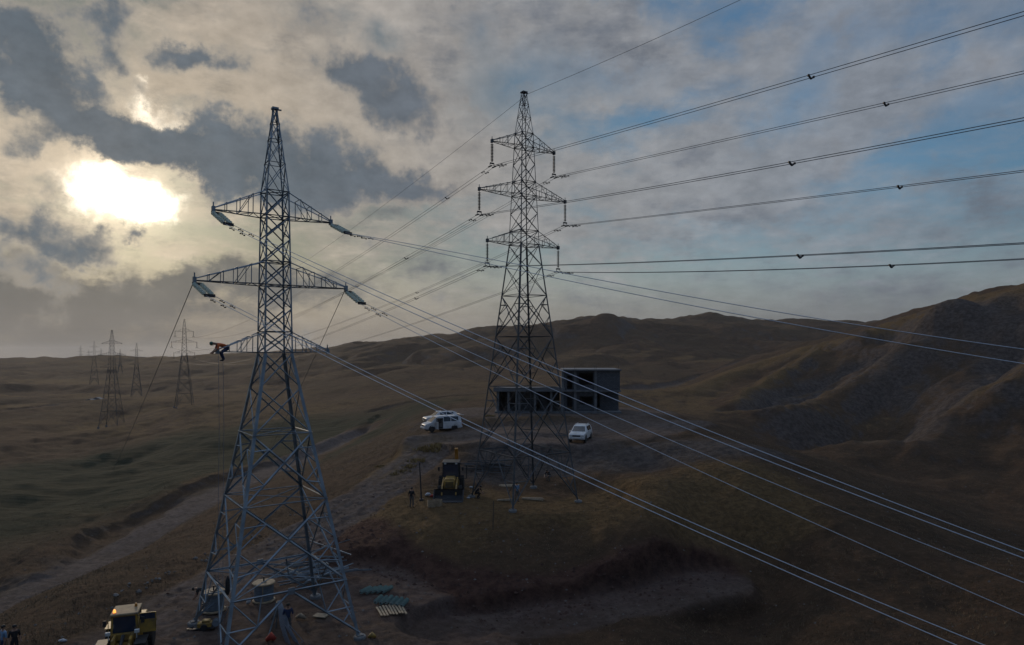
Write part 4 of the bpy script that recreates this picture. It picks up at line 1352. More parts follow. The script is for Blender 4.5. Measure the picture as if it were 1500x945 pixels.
# ---------------------------------------------------------------- cars
def make_car(name, loc, heading, st, wheel_x, wheel_r, hw, paint, win, front_glass, rear_glass, label, cat, extras):
    """st: stations along x = (x, z_bottom, z_belt, z_top, half_belt, half_top)"""
    root = empty(name, loc, heading)
    b = MB(); vs = []
    for x, zb, zm, zt, wm, wt in st:
        vs += [(x, -wm * .96, zb), (x, -wm, zb + (zm - zb) * .45), (x, -wm * .985, zm), (x, -wt, zt), (x, wt, zt), (x, wm * .985, zm), (x, wm, zb + (zm - zb) * .45), (x, wm * .96, zb)]
    fs = []
    for i in range(len(st) - 1):
        for j in range(8):
            a, c = i * 8 + j, i * 8 + (j + 1) % 8
            fs.append((a, c, c + 8, a + 8))
    fs += [tuple(range(7, -1, -1)), tuple(range(len(st) * 8 - 8, len(st) * 8))]
    b.add(vs, fs)
    b.build('body', paint, root, bevel=.05, smooth=False)

    def P(x, k):
        """belt and roof edge of the side at x"""
        for s0, s1 in zip(st[:-1], st[1:]):
            if s1[0] <= x <= s0[0]:
                t = (x - s0[0]) / (s1[0] - s0[0] or 1)
                return [s0[q] + (s1[q] - s0[q]) * t for q in range(6)]
        return st[-1]
    for x0, x1, lo, hi in win:
        for sd_ in (1, -1):
            w = MB(); q = []
            for x, f_ in ((x0, lo), (x1, lo), (x1, hi), (x0, hi)):
                s = P(x, 0)
                wm, wt = s[4] * .985, s[5]
                q.append(Vector((x, sd_ * (wm + (wt - wm) * f_ + .012), s[2] + (s[3] - s[2]) * f_)))
            inn = [v - Vector((0, sd_ * .03, 0)) for v in q]
            w.add(q + inn, [(0, 1, 2, 3), (7, 6, 5, 4), (0, 4, 5, 1), (1, 5, 6, 2), (2, 6, 7, 3), (3, 7, 4, 0)])
            w.build('window', M['carglass'], root)
    for nm, (i0, i1, lo, hi), sg in (('windscreen', front_glass, 1), ('rear_window', rear_glass, -1)):
        s0, s1 = st[i0], st[i1]
        def Q(t, side):
            x = s0[0] + (s1[0] - s0[0]) * t; z = s0[3] + (s1[3] - s0[3]) * t; wt = s0[5] + (s1[5] - s0[5]) * t
            return Vector((x, side * (wt - .09), z))
        n = Vector((s1[3] - s0[3], 0, s0[0] - s1[0])); n = n.normalized() * .012
        if n.x * sg < 0: n = -n
        if n.z < 0 and abs(n.x) < abs(n.z): n = -n
        q = [Q(lo, -1) + n, Q(lo, 1) + n, Q(hi, 1) + n, Q(hi, -1) + n]
        inn = [v - n * 2.5 for v in q]
        w = MB(); w.add(q + inn, [(0, 1, 2, 3), (7, 6, 5, 4), (0, 4, 5, 1), (1, 5, 6, 2), (2, 6, 7, 3), (3, 7, 4, 0)])
        w.build(nm, M['carglass'], root)
    for x in wheel_x:
        for s in (1, -1):
            a = MB(); a.lathe([(wheel_r + .10, -.01), (wheel_r + .10, .012)], (x, s * hw, wheel_r), (0, s, 0), 20); a.build('wheel_arch', M['black'], root)
            wl = MB(); wl.lathe([(wheel_r - .12, -.2), (wheel_r - .02, -.2), (wheel_r, -.15), (wheel_r, -.02), (wheel_r - .03, .03), (wheel_r - .12, .035)], (x, s * hw, wheel_r), (0, s, 0), 20)
            wo = wl.build('wheel', M['rubber'], root)
            rm = MB(); rm.lathe([(wheel_r - .125, -.05), (wheel_r - .125, .03), (wheel_r - .16, .02), (.06, .01), (.05, .03)], (x, s * hw, wheel_r), (0, s, 0), 14); rm.build('rim', M['silver'], wo)
    nose = st[0]
    for s in (1, -1):
        h = MB(); h.box((nose[0] - .02, s * (nose[4] - .23), nose[2] - .06), (.12, .36, .2)); h.build('headlight', M['lamp'], root, bevel=.02)
        tl = MB(); tl.box((st[-1][0] + .03, s * (st[-1][4] - .08), st[-1][2] - .1), (.12, .16, .4)); tl.build('tail_light', M['redlens'], root)
        mr = MB(); q = P(front_mirror(st), 0); mr.box((front_mirror(st), s * (q[4] + .13), q[2] + .06), (.12, .22, .16)); mr.build('wing_mirror', paint if extras.get('mirror') else M['black'], root, bevel=.02)
    g = MB(); g.box((nose[0] + .01, 0, nose[2] - .08), (.08, nose[4] * 1.05, .17)); g.build('grille', M['black'], root)
    g = MB(); g.box((nose[0] + .02, 0, nose[1] + .12), (.2, nose[4] * 2.0, .24)); g.box((st[-1][0] - .02, 0, st[-1][1] + .1), (.16, st[-1][4] * 1.9, .22))
    g.build('bumper', extras.get('bumper', paint), root, bevel=.04)
    g = MB(); g.box((nose[0] + .135, 0, nose[1] + .14), (.03, .52, .12)); g.build('number_plate', M['plate'], root)
    extra = extras.get('fn')
    if extra: extra(root, st, P)
    tag(root, label, cat, 'parked white vehicles')
    return root


def front_mirror(st): return st[2][0] - .45


VAN = [(2.52, .34, .80, .84, .80, .70), (2.30, .28, .96, 1.0, .93, .84), (1.72, .26, 1.10, 1.16, .95, .86), (.86, .26, 1.12, 1.86, .95, .76), (.5, .26, 1.12, 1.93, .95, .77), (-2.1, .26, 1.12, 1.93, .95, .77), (-2.42, .28, 1.10, 1.80, .94, .74), (-2.56, .36, 1.02, 1.14, .92, .80)]
SUV = [(2.35, .45, .88, .92, .84, .74), (2.15, .38, 1.02, 1.06, .92, .82), (1.15, .36, 1.10, 1.16, .94, .84), (.45, .36, 1.12, 1.74, .94, .70), (.1, .36, 1.12, 1.82, .94, .71), (-1.7, .36, 1.12, 1.80, .94, .71), (-2.15, .38, 1.10, 1.62, .93, .74), (-2.38, .46, 1.0, 1.10, .91, .80)]


def van_extra(root, st, P):
    d = MB(); d.box((.55, .962, 1.0), (.86, .05, 1.36)); d.build('door_opening', M['interior'], root)['label'] = 'open front side doorway, dark inside'
    s = MB(); s.box((.42, .985, .78), (.42, .04, .5)); s.box((.25, .985, 1.18), (.12, .04, .62)); s.build('seat', M['greycloth'], root)
    dr = MB(); dr.box((1.06, 1.36, .78), (.07, .84, .95)); dro = dr.build('door', M['white'], root, bevel=.03); dro['label'] = 'front door standing open'
    gl = MB(); gl.box((1.06, 1.34, 1.5), (.03, .72, .46)); gl.build('window', M['carglass'], dro)
    t = MB(); t.box((-2.62, .0, 2.02), (.62, 1.5, .06), M=Matrix.Rotation(R(-12), 3, 'Y')); tg = t.build('tailgate', M['white'], root, bevel=.02); tg['label'] = 'tailgate lifted open'
    o = MB(); o.box((-2.575, 0, 1.2), (.06, 1.5, 1.1)); o.build('boot_opening', M['interior'], root)


vp = on(646.5, 90)
make_car('minivan', vp + Vector((0, 0, .02)), math.atan2(-.44, -.90), VAN, (1.62, -1.5), .34, .935, M['white'],
         [(-.02, -.95, .12, .86), (-1.05, -2.05, .12, .86)], (2, 3, .06, .94), (6, 7, .1, .9),
         'white minivan with open front door and raised tailgate beside the dirt road', 'van', dict(bumper=M['white'], mirror=True, fn=van_extra))
sp_ = on(645, 96)


def suv_extra(root, st, P):
    r_ = MB()
    for s in (.6, -.6): r_.bar((.1, s, 1.9), (-1.6, s, 1.88), .05)
    r_.build('roof_rail', M['black'], root)


make_car('off_road_car', sp_ + Vector((0, 0, .02)), math.atan2(-.44, -.90), SUV, (1.5, -1.45), .38, .925, M['white'],
         [(.3, -.55, .14, .84), (-.65, -1.65, .14, .84)], (2, 3, .06, .94), (6, 7, .1, .9),
         'white off road car parked mostly hidden behind the minivan', 'car', dict(bumper=M['black'], fn=suv_extra))
pp = on(850.5, 78.2)


def pick_extra(root, st, P):
    g = MB()
    for s in (.45, -.45):
        g.lathe([(.09, 0), (.09, .05), (.02, .07)], (2.45, s * 1.3, .62), (1, 0, 0), 12)
    g.build('fog_lamp', M['lamp'], root)
    r_ = MB()
    for s in (.6, -.6): r_.bar((.1, s, 1.9), (-1.6, s, 1.88), .05)
    r_.build('roof_rail', M['silver'], root)


make_car('off_road_car', pp + Vector((0, 0, .02)), math.atan2(-.97, -.30), SUV, (1.5, -1.45), .40, .925, M['white'],
         [(.3, -.55, .14, .84), (-.65, -1.65, .14, .84)], (2, 3, .06, .94), (6, 7, .1, .9),
         'white off road car facing out from the level ground before the house', 'car', dict(bumper=M['white'], mirror=True, fn=pick_extra))


# ---------------------------------------------------------------- digging machines
def wheel(root, x, y, r, w, s):
    b = MB()
    b.lathe([(r * .55, -w / 2), (r * .9, -w / 2), (r, -w * .38), (r, w * .38), (r * .9, w / 2), (r * .55, w / 2)], (x, y, r), (0, s, 0), 24)
    for k in range(22):
        a = 2 * math.pi * k / 22
        for q in (-1, 1):
            c = Vector((x + math.cos(a + q * .06) * r, y + q * w * .22, r + math.sin(a + q * .06) * r))
            b.box(c, (.08, w * .46, .09), M=Matrix.Rotation(-a, 3, 'Y'))
    o = b.build('wheel', M['rubber'], root)
    h = MB(); h.lathe([(r * .56, -w * .3), (r * .56, w * .40), (r * .48, w * .30), (r * .2, w * .26), (r * .18, w * .4)], (x, y, r), (0, s, 0), 18)
    h.build('rim', M['yellow'], o)


def cab(root, x0, x1, hw, z0, z1, glass, post, roofm, roof_h=.12, over=.12):
    """glazed cab: posts, panes and roof"""
    p = MB(); zi = z0
    for x in (x0, x1):
        for s in (-1, 1): p.bar((x, s * hw, zi), (x * .98, s * hw * .95, z1), .09)
    for s in (-1, 1):
        p.bar((x0, s * hw, zi), (x1, s * hw, zi), .08); p.bar(((x0 + x1) / 2, s * hw, zi), ((x0 + x1) / 2, s * hw * .95, z1), .06)
        p.bar((x0 * .98, s * hw * .95, z1), (x1 * .98, s * hw * .95, z1), .08)
    for x in (x0, x1):
        p.bar((x, -hw, zi), (x, hw, zi), .08); p.bar((x * .98, -hw * .95, z1), (x * .98, hw * .95, z1), .08)
    cb = p.build('cab', post, root)
    for nm, a, b in (('windscreen', (x1, 1), None), ('rear_window', (x0, 1), None)):
        x = a[0]
        g = MB(); g.box((x * .99, 0, (zi + z1) / 2), (.02, hw * 1.86, z1 - zi - .1)); g.build(nm, glass, cb)
    for s in (-1, 1):
        g = MB(); g.box(((x0 + x1) / 2, s * hw * .975, (zi + z1) / 2), (x1 - x0 - .1, .02, z1 - zi - .1)); g.build('side_window', glass, cb)
    r = MB(); r.box(((x0 + x1) / 2, 0, z1 + roof_h / 2 + .03), (x1 - x0 + over * 2, hw * 2 + over, roof_h)); r.build('roof', roofm, root, bevel=.05)
    st = MB(); st.box(((x0 + x1) / 2 - .2, 0, zi + .25), (.5, .5, .12)); st.box(((x0 + x1) / 2 - .45, 0, zi + .6), (.12, .5, .7)); st.build('seat', M['black'], root)
    wv = MB(); wv.lathe([(.20, 0), (.22, .03), (.20, .05)], ((x0 + x1) / 2 + .25, 0, zi + .45), (-.5, 0, 1), 14); wv.build('steering_wheel', M['black'], root)
    return cb


def bucket(root, x, z, hw, m, tilt=0.0, size=1.0):
    poly = [(0, 0), (-.15, .75), (-.12, .82), (.05, .8), (.0, .68), (.12, .12), (.95, .06), (1.0, 0)]
    M4 = Matrix.Rotation(tilt, 3, 'Y') * size
    b = MB()
    outer = [(-.05, 0.0), (-.18, .3), (-.12, .78), (.02, .84)]
    inner = [(.0, .80), (-.07, .74), (-.12, .32), (0, .05), (.92, .04), (.98, 0)]
    b.prism([(p[0], p[1]) for p in outer + inner], -hw, hw, M=M4)
    for s in (-1, 1):
        b.prism([(.0, .06), (-.14, .32), (-.08, .76), (.05, .78), (.9, .05)], s * hw - .03, s * hw + .03, M=M4)
    for k in range(7): b.box(M4 @ Vector((1.02, -hw + .15 + k * (2 * hw - .3) / 6, .03)), (.18, .09, .05))
    o = b.build('bucket', m, root); o.location = (x, 0, z)
    return o


def make_loader():
    base = Vector((-19.6, 34.7, 0)); base.z = H(base.x, base.y)
    root = empty('wheel_loader', base, math.atan2(-.94, .34))
    Y_ = M['yellow']
    b = MB()
    b.box((-1.75, 0, 1.35), (2.2, 1.5, .95)); b.box((-2.75, 0, 1.1), (.45, 1.6, .9)); b.box((-.6, 0, 1.0), (1.6, 1.1, .5))
    b.build('engine_cover', Y_, root, bevel=.08)
    g = MB()
    for k in range(6): g.box((-2.99, 0, .85 + k * .12), (.04, 1.2, .05))
    g.build('grille', M['black'], root)
    f = MB(); f.box((1.3, 0, .95), (1.7, .95, .55)); f.box((1.25, .45, 1.35), (.9, .14, .8)); f.box((1.25, -.45, 1.35), (.9, .14, .8)); f.build('front_frame', Y_, root, bevel=.04)
    c = MB(); c.box((-.05, 0, 1.52), (1.5, 1.42, .42)); c.build('cab_base', Y_, root, bevel=.04)
    cab(root, -.72, .62, .66, 1.72, 2.74, M['blueglass'], Y_, M['cream'], .13, .14)
    for x, w_ in ((1.45, 1), (-1.45, 1)):
        for s in (-1, 1):
            wheel(root, x, s * 1.0, .74, .55, s)
            fd = MB(); fd.box((x, s * 1.0, 1.55), (1.3, .62, .05)); fd.box((x - .68, s * 1.0, 1.42), (.05, .62, .28), M=Matrix.Rotation(R(25), 3, 'Y')); fd.build('mudguard', Y_ if x < 0 else M['black'], root, bevel=.02)
    for s in (-1, 1):
        a = MB(); a.prism([(1.0, 1.65), (1.25, 1.75), (2.6, .95), (3.2, .45), (3.1, .3), (2.4, .65), (1.1, 1.45)], s * .42 - .06, s * .42 + .06); a.build('lift_arm', Y_, root, bevel=.015)
        a = MB(); a.tube([(.9, s * .3, 1.0), (2.3, s * .3, .85)], [.09, .06], 10); a.build('lift_ram', M['black'], root)
        hl = MB(); hl.bar((1.15, s * .72, 1.5), (1.15, s * .72, 1.9), .05); hl.box((1.2, s * .74, 1.98), (.16, .26, .2)); hl.build('headlight', M['lamp'], root, bevel=.03)
        hd = MB(); hd.tube([(.75, s * .78, 1.3), (.8, s * .8, 2.6), (.6, s * .72, 2.7)], .022, 6); hd.build('handrail', M['yellow'], root)
        mr = MB(); mr.bar((.62, s * .66, 2.7), (.8, s * .95, 2.6), .03); mr.box((.8, s * .98, 2.45), (.05, .18, .34)); mr.build('wing_mirror', M['black'], root)
    t = MB(); t.tube([(1.0, 0, 1.7), (2.2, 0, 1.3)], [.11, .07], 10); t.prism([(2.1, 1.5), (2.3, 1.5), (2.75, .6), (2.6, .5)], -.06, .06); t.build('tilt_linkage', M['black'], root)
    bk = bucket(root, 2.95, .12, 1.3, M['iron'])
    d = MB(); d.box((.55, 1.18, 2.35), (.05, .9, .04)); d.box((.55, 1.18, 2.74), (.05, .9, .04)); d.box((.55, 1.62, 2.2), (.05, .05, 1.08)); d.box((.55, .75, 2.2), (.05, .05, 1.08)); d.box((.55, 1.18, 1.98), (.05, .9, .72))
    do = d.build('door', Y_, root); do['label'] = 'cab door swung open'
    dg = MB(); dg.box((.55, 1.18, 2.55), (.02, .84, .36)); dg.build('window', M['blueglass'], do)
    ex = MB(); ex.tube([(-1.5, .35, 1.8), (-1.5, .35, 2.5), (-1.6, .35, 2.62)], .06, 10); ex.build('exhaust_pipe', M['iron'], root)
    bb = MB(); bb.lathe([(.08, 0), (.08, .05), (.07, .14), (.03, .19)], (.40, -.55, 2.90), (0, 0, 1), 12); bo = bb.build('beacon', M['beacon'], root); bo['label'] = 'lit orange beacon'
    bb = MB(); bb.lathe([(.08, 0), (.08, .05), (.07, .14), (.03, .19)], (-.35, .45, 2.90), (0, 0, 1), 12); bb.build('beacon', M['orangepaint'], root)
    root.scale = (.86, .86, .86)
    tag(root, 'yellow wheel loader with cream cab roof, lit orange beacon and open cab door', 'wheel loader')


def make_backhoe():
    base = on(660.5, 62.5)
    root = empty('backhoe_loader', base, math.atan2(-.99, .02))
    Y_ = M['yellow']
    b = MB(); b.box((1.0, 0, 1.25), (1.9, .95, .75)); b.box((1.0, 0, 1.66), (1.8, .8, .1)); b.box((1.98, 0, 1.2), (.1, .85, .65)); b.build('engine_cover', Y_, root, bevel=.06)
    g = MB()
    for k in range(5): g.box((2.04, 0, .98 + k * .11), (.03, .7, .05))
    g.build('grille', M['black'], root)
    c = MB(); c.box((-.6, 0, 1.1), (1.7, 1.5, .6)); c.build('chassis', Y_, root, bevel=.04)
    cab(root, -1.45, .15, .74, 1.4, 2.78, M['blueglass'], M['black'], M['black'], .12, .12)
    for s in (-1, 1):
        wheel(root, 1.35, s * .92, .5, .36, s); wheel(root, -.85, s * .92, .76, .5, s)
        a = MB(); a.prism([(.1, 1.45), (.3, 1.6), (2.2, 1.15), (2.85, .5), (2.7, .38), (2.0, .9), (.2, 1.3)], s * .62 - .06, s * .62 + .06); a.build('lift_arm', Y_, root, bevel=.015)
        mr = MB(); mr.bar((.15, s * .74, 2.5), (.3, s * 1.05, 2.5), .03); mr.box((.3, s * 1.08, 2.36), (.05, .18, .32)); mr.build('wing_mirror', M['black'], root)
        hl = MB(); hl.box((.24, s * .5, 2.82), (.1, .2, .14)); hl.build('work_lamp', M['lamp'], root)
        lg = MB(); lg.bar((-2.0, s * .9, .25), (-2.0, s * .9, 1.2), .14); lg.box((-2.0, s * .9, .18), (.4, .35, .07)); lg.build('stabiliser', M['yellow'], root)
    bucket(root, 2.75, .06, 1.14, M['iron'], 0.0, 1.12)
    bm = MB(); bm.prism([(-2.0, .9), (-2.3, 1.0), (-2.75, 2.6), (-2.15, 3.95), (-1.95, 3.85), (-2.4, 2.6), (-1.9, 1.3)], .22, .52); bm.build('boom', M['orangepaint'], root, bevel=.03)
    dp = MB(); dp.prism([(-2.1, 3.95), (-2.0, 3.75), (-3.1, 1.6), (-3.3, 1.7)], .28, .46); dp.build('dipper', M['orangepaint'], root, bevel=.02)
    bk = MB(); bk.prism([(-3.3, 1.7), (-3.0, 1.6), (-2.75, 1.1), (-3.1, .8), (-3.5, 1.1)], .1, .64); bk.build('digging_bucket', M['iron'], root)
    d = MB(); d.bar((.12, .82, 1.5), (.45, 1.45, 1.5), .05); d.bar((.12, .82, 2.7), (.45, 1.45, 2.7), .05); d.bar((.45, 1.45, 1.5), (.45, 1.45, 2.7), .05); d.bar((.12, .82, 1.5), (.12, .82, 2.7), .05)
    d.build('door', M['black'], root)['label'] = 'cab door swung open'
    tag(root, 'yellow backhoe loader with its wide front bucket lowered and orange boom folded behind', 'backhoe')


make_loader(); make_backhoe()
# ---------------------------------------------------------------- people
STAND = dict(pelvis=(0, 0, .95), spine=(0, .01, 1.15), chest=(0, .01, 1.36), neck=(0, 0, 1.50), head=(0, -.02, 1.64), crown=(0, -.01, 1.74),
             shl=(.19, 0, 1.42), ell=(.25, .03, 1.14), wrl=(.25, -.06, .90), shr=(-.19, 0, 1.42), elr=(-.25, .03, 1.14), wrr=(-.25, -.06, .90),
             hpl=(.10, 0, .92), knl=(.12, -.03, .50), anl=(.13, .02, .09), tol=(.15, -.16, .04), hpr=(-.10, 0, .92), knr=(-.12, -.03, .50), anr=(-.13, .02, .09), tor=(-.15, -.16, .04))


def pose(**k):
    d = dict(STAND); d.update(k); return d


CROUCH = pose(pelvis=(0, .25, .48), spine=(0, .15, .66), chest=(0, -.02, .84), neck=(0, -.12, .95), head=(0, -.22, 1.04), crown=(0, -.26, 1.13), shl=(.19, -.06, .88), ell=(.27, -.22, .64), wrl=(.15, -.42, .50),
              shr=(-.19, -.06, .88), elr=(-.27, -.22, .64), wrr=(-.15, -.42, .48), hpl=(.10, .24, .46), knl=(.18, -.18, .52), anl=(.14, .05, .10), tol=(.16, -.13, .04), hpr=(-.10, .24, .46), knr=(-.18, -.18, .50), anr=(-.14, .05, .10), tor=(-.16, -.13, .04))
BEND = pose(pelvis=(0, .10, .90), spine=(0, -.08, 1.05), chest=(0, -.28, 1.14), neck=(0, -.43, 1.16), head=(0, -.56, 1.14), crown=(0, -.66, 1.14), shl=(.19, -.33, 1.12), ell=(.24, -.40, .84), wrl=(.14, -.52, .64),
            shr=(-.19, -.33, 1.12), elr=(-.24, -.40, .84), wrr=(-.14, -.54, .62), hpl=(.10, .10, .88), hpr=(-.10, .10, .88))
# lying forward along a beam, legs hanging either side
STRADDLE = pose(pelvis=(0, .38, .08), spine=(0, .18, .20), chest=(0, -.07, .25), neck=(0, -.23, .29), head=(0, -.37, .30), crown=(0, -.48, .31), shl=(.20, -.11, .23), ell=(.27, -.18, -.0), wrl=(.12, -.34, -.16),
                shr=(-.20, -.11, .23), elr=(-.27, -.18, .0), wrr=(-.12, -.36, -.14), hpl=(.12, .38, .05), knl=(.25, .02, -.18), anl=(.22, .16, -.55), tol=(.24, .0, -.62),
                hpr=(-.12, .38, .05), knr=(-.25, .05, -.18), anr=(-.22, .20, -.55), tor=(-.24, .04, -.62))
CLIMB = pose(shl=(.19, -.04, 1.42), ell=(.26, -.24, 1.50), wrl=(.14, -.34, 1.72), elr=(-.26, -.26, 1.22), wrr=(-.14, -.38, 1.38), knl=(.16, -.30, .72), anl=(.13, -.12, .34), tol=(.14, -.28, .30))


def make_person(loc, rz, P, top, legs, label, headwear='hair', group=None, shoes='black'):
    V = {k: Vector(v) for k, v in P.items()}
    verts, rad, edges, part = [], [], [], []

    def add(p, r, parent=None, tag_='top'):
        verts.append(Vector(p)); rad.append(r); part.append(tag_)
        if parent is not None: edges.append((parent, len(verts) - 1))
        return len(verts) - 1
    pe = add(V['pelvis'], .135, None, 'legs'); sp = add(V['spine'], .125, pe); ch = add(V['chest'], .145, sp)
    nk = add(V['neck'], .055, ch, 'skin'); hd = add(V['head'], .088, nk, 'skin'); cr = add(V['crown'], .06, hd, 'skin')
    for s in 'lr':
        sh = add(V['sh' + s], .072, ch); el = add(V['el' + s], .052, sh); wr = add(V['wr' + s], .036, el, 'skin')
        d = (V['wr' + s] - V['el' + s]).normalized()
        side = d.cross(Vector((0, 0, 1)));
        side = side.normalized() if side.length > .1 else Vector((1, 0, 0))
        fw = side.cross(d).normalized()
        palm = add(V['wr' + s] + d * .07, .036, wr, 'skin')
        for q, (o, ln) in enumerate(((-.03, .075), (-.01, .09), (.012, .085), (.032, .065))):
            a = add(V['wr' + s] + d * (.11) + fw * o, .0095, palm, 'skin'); b = add(V['wr' + s] + d * (.11 + ln * .5) + fw * o + side * .012, .009, a, 'skin'); add(V['wr' + s] + d * (.11 + ln) + fw * o + side * .034, .0075, b, 'skin')
        t = add(V['wr' + s] + d * .05 + fw * -.045, .011, palm, 'skin'); add(V['wr' + s] + d * .09 + fw * -.065 + side * .01, .009, t, 'skin')
        hp = add(V['hp' + s], .10, pe, 'legs'); kn = add(V['kn' + s], .066, hp, 'legs'); an = add(V['an' + s], .05, kn, 'legs'); add(V['to' + s], .042, an, 'shoe')
    me = bpy.data.meshes.new('person'); me.from_pydata(verts, edges, [])
    tmp = bpy.data.objects.new('tmp_person', me); COL.objects.link(tmp)
    sk = tmp.modifiers.new('skin', 'SKIN'); sk.use_smooth_shade = True
    sl = me.skin_vertices[0].data
    for i, r in enumerate(rad): sl[i].radius = (r, r)
    sl[0].use_root = True
    tmp.modifiers.new('sub', 'SUBSURF').levels = 1
    dg = bpy.context.evaluated_depsgraph_get(); dg.update()
    m2 = bpy.data.meshes.new_from_object(tmp.evaluated_get(dg)); bpy.data.objects.remove(tmp)
    m2.name = 'person'
    tags = ['top', 'legs', 'skin', 'shoe']
    for m in (M[top], M[legs], M['skin'], M[shoes]): m2.materials.append(m)
    seg = [(verts[a], verts[b], part[b]) for a, b in edges]
    for poly in m2.polygons:
        c = poly.center; best = (9, 'top')
        for a, b, tg in seg:
            ab = b - a; t = max(0, min(1, (c - a).dot(ab) / max(ab.length_squared, 1e-9)))
            d = (a + ab * t - c).length
            if d < best[0]: best = (d, tg)
        poly.material_index = tags.index(best[1]); poly.use_smooth = True
    o = bpy.data.objects.new('person', m2); COL.objects.link(o)
    o.location = loc; o.rotation_euler = (0, 0, rz)
    up = (V['crown'] - V['neck']).normalized(); hc = V['head']
    fwd = Vector((0, -1, 0)) - up * Vector((0, -1, 0)).dot(up)
    fwd = fwd.normalized() if fwd.length > .3 else Vector((0, 0, -1))
    sid = up.cross(fwd)
    f = MB(); f.lathe([(.022, 0), (.016, .02), (.006, .035)], hc + fwd * .085 - up * .01, fwd, 8)
    for q in (-1, 1): f.lathe([(.03, -.01), (.034, .0), (.02, .012)], hc + sid * q * .09 - up * .01, sid * q, 8)
    f.build('nose_and_ears', M['skin'], o, smooth=True).name = 'face'
    e = MB()
    for q in (-1, 1): e.lathe([(.013, 0), (.012, .008), (.004, .012)], hc + fwd * .084 + sid * q * .034 + up * .018, fwd, 8)
    e.box(hc + fwd * .088 - up * .05, (.045, .008, .008)); e.build('eyes', M['black'], o)
    h = MB()
    if headwear == 'hair':
        h.lathe([(.098, -.03), (.104, .01), (.10, .05), (.075, .085), (.03, .105)], hc - fwd * .016 + up * .025, up, 14); h.build('hair', M['hair'], o, smooth=True)
    else:
        h.lathe([(.135, .0), (.112, .012), (.116, .05), (.095, .095), (.05, .125), (.01, .132)], hc + up * .03, up, 16); h.build('helmet', M[headwear], o, smooth=True)
    tag(o, label, 'person', group)
    return o


# on the left end of the lowest near crossarm
tipw = to_world(NL, NPHI, (-2.86, 0, .20))
make_person(tipw, NPHI + R(-90), STRADDLE, 'orange', 'navy', 'person in orange jacket and dark helmet lying along the tip of the lowest crossarm', 'greenhelmet')
g = on(603, 57.6); make_person(g, R(160), pose(), 'blackcloth', 'greycloth', 'person in dark jacket and grey trousers standing alone at the edge of the knoll')
q = to_world(TL, TPHI, (-3.4 * .93, -3.4 * .93, 0))
g = on(700.5, 60.6); make_person(g, R(70), CROUCH, 'blackcloth', 'blackcloth', 'dark crouching person working at the left foot of the rear pylon')
g = on(757, 58.8); make_person(g, R(35), pose(), 'bluecloth', 'greycloth', 'person in light blue coat standing beneath the rear pylon beside the timber')
g = on(803, 66.5); make_person(g, R(-40), CROUCH, 'blackcloth', 'greycloth', 'dark crouching person behind the rear pylon, near the foot of the shale bank')
g = on(299, 41.8); make_person(g, R(-60), BEND, 'blackcloth', 'blackcloth', 'person in black bending down beside the left cable drum')
g = on(422, 37.6); make_person(g, R(20), pose(), 'navy', 'greycloth', 'person in navy jacket standing among the hanging ropes under the near pylon')
g = on(21, 35.3); make_person(g, R(50), pose(), 'blackcloth', 'blackcloth', 'person in black at the bottom corner, taller in view than the one in blue')
g = on(5, 35.6); make_person(g + Vector((0, 0, -.14)), R(-30), pose(), 'bluecloth', 'navy', 'person in blue jacket at the bottom corner beside the one in black')
# tool bag tied to the near pylon
w_ = width_at(NPROF, -12.0) / 2
bp_ = to_world(NL, NPHI, (-w_, -w_, -11.6))
bb = MB(); bb.tube([bp_ + Vector((-.16, -.1, .55)), bp_ + Vector((-.17, -.1, .35)), bp_ + Vector((-.18, -.1, -.2)), bp_ + Vector((-.17, -.1, -.4))], [.03, .10, .12, .05], 10)
tag(bb.build('tool_bag', M['blackcloth'], smooth=True), 'black tool bag hanging on a leg of the near pylon', 'bag')
# hand ropes from the worker
for dx in (0, .25):
    a = tipw + Vector((-.1 + dx, 0, -.2)); b = MB(); b.tube([a, a + Vector((.05, 0, -4)), a + Vector((-.05, .1, -9)), Vector((a.x, a.y, H(a.x, a.y)))], .010, 5)
    tag(b.build('hand_rope', M['rope']), 'thin hand rope hanging from the worker on the lowest crossarm', 'rope', 'hand ropes under the worker')


# ---------------------------------------------------------------- work site under the near pylon
def drum(px, Y, label, tilt):
    g = on(px, Y); r = empty('cable_drum', g + Vector((0, 0, .03)), R(tilt))
    for z in (.05, 1.12):
        f = MB(); f.lathe([(.66, -.045), (.68, -.03), (.68, .03), (.66, .045)], (0, 0, z), (0, 0, 1), 32)
        for k in range(5): f.box((0, -.5 + k * .25, z + .052), (2 * math.sqrt(max(.05, .4 - (-.5 + k * .25) ** 2)), .22, .018))
        f.build('flange', M['wood'], r)
    b = MB(); pr = [(.56, .1)]
    for k in range(13): pr += [(.575 + .012 * (k % 2), .13 + k * .073), (.585, .16 + k * .073)]
    b.lathe(pr + [(.56, 1.07)], (0, 0, 0), (0, 0, 1), 32); b.build('wrapped_cable', M['wrap'], r)
    s = MB(); s.tube([(0, 0, .9), (0, 0, 1.5)], .045, 8); s.box((0, 0, 1.2), (.3, .3, .04)); s.build('spindle', M['iron'], r)
    for k in range(3):
        st = MB(); a = k * 2.1 + .4; st.box((.59 * math.cos(a), .59 * math.sin(a), .58), (.03, .07, .95), rz=a); st.build('strap', M['wood'], r)
    tag(r, label, 'cable drum', 'cable drums')


drum(386.5, 42.7, 'upright cable drum with pale wooden top, in the middle under the near pylon', 20)
drum(313, 41.0, 'upright cable drum behind the left legs of the near pylon', -30)

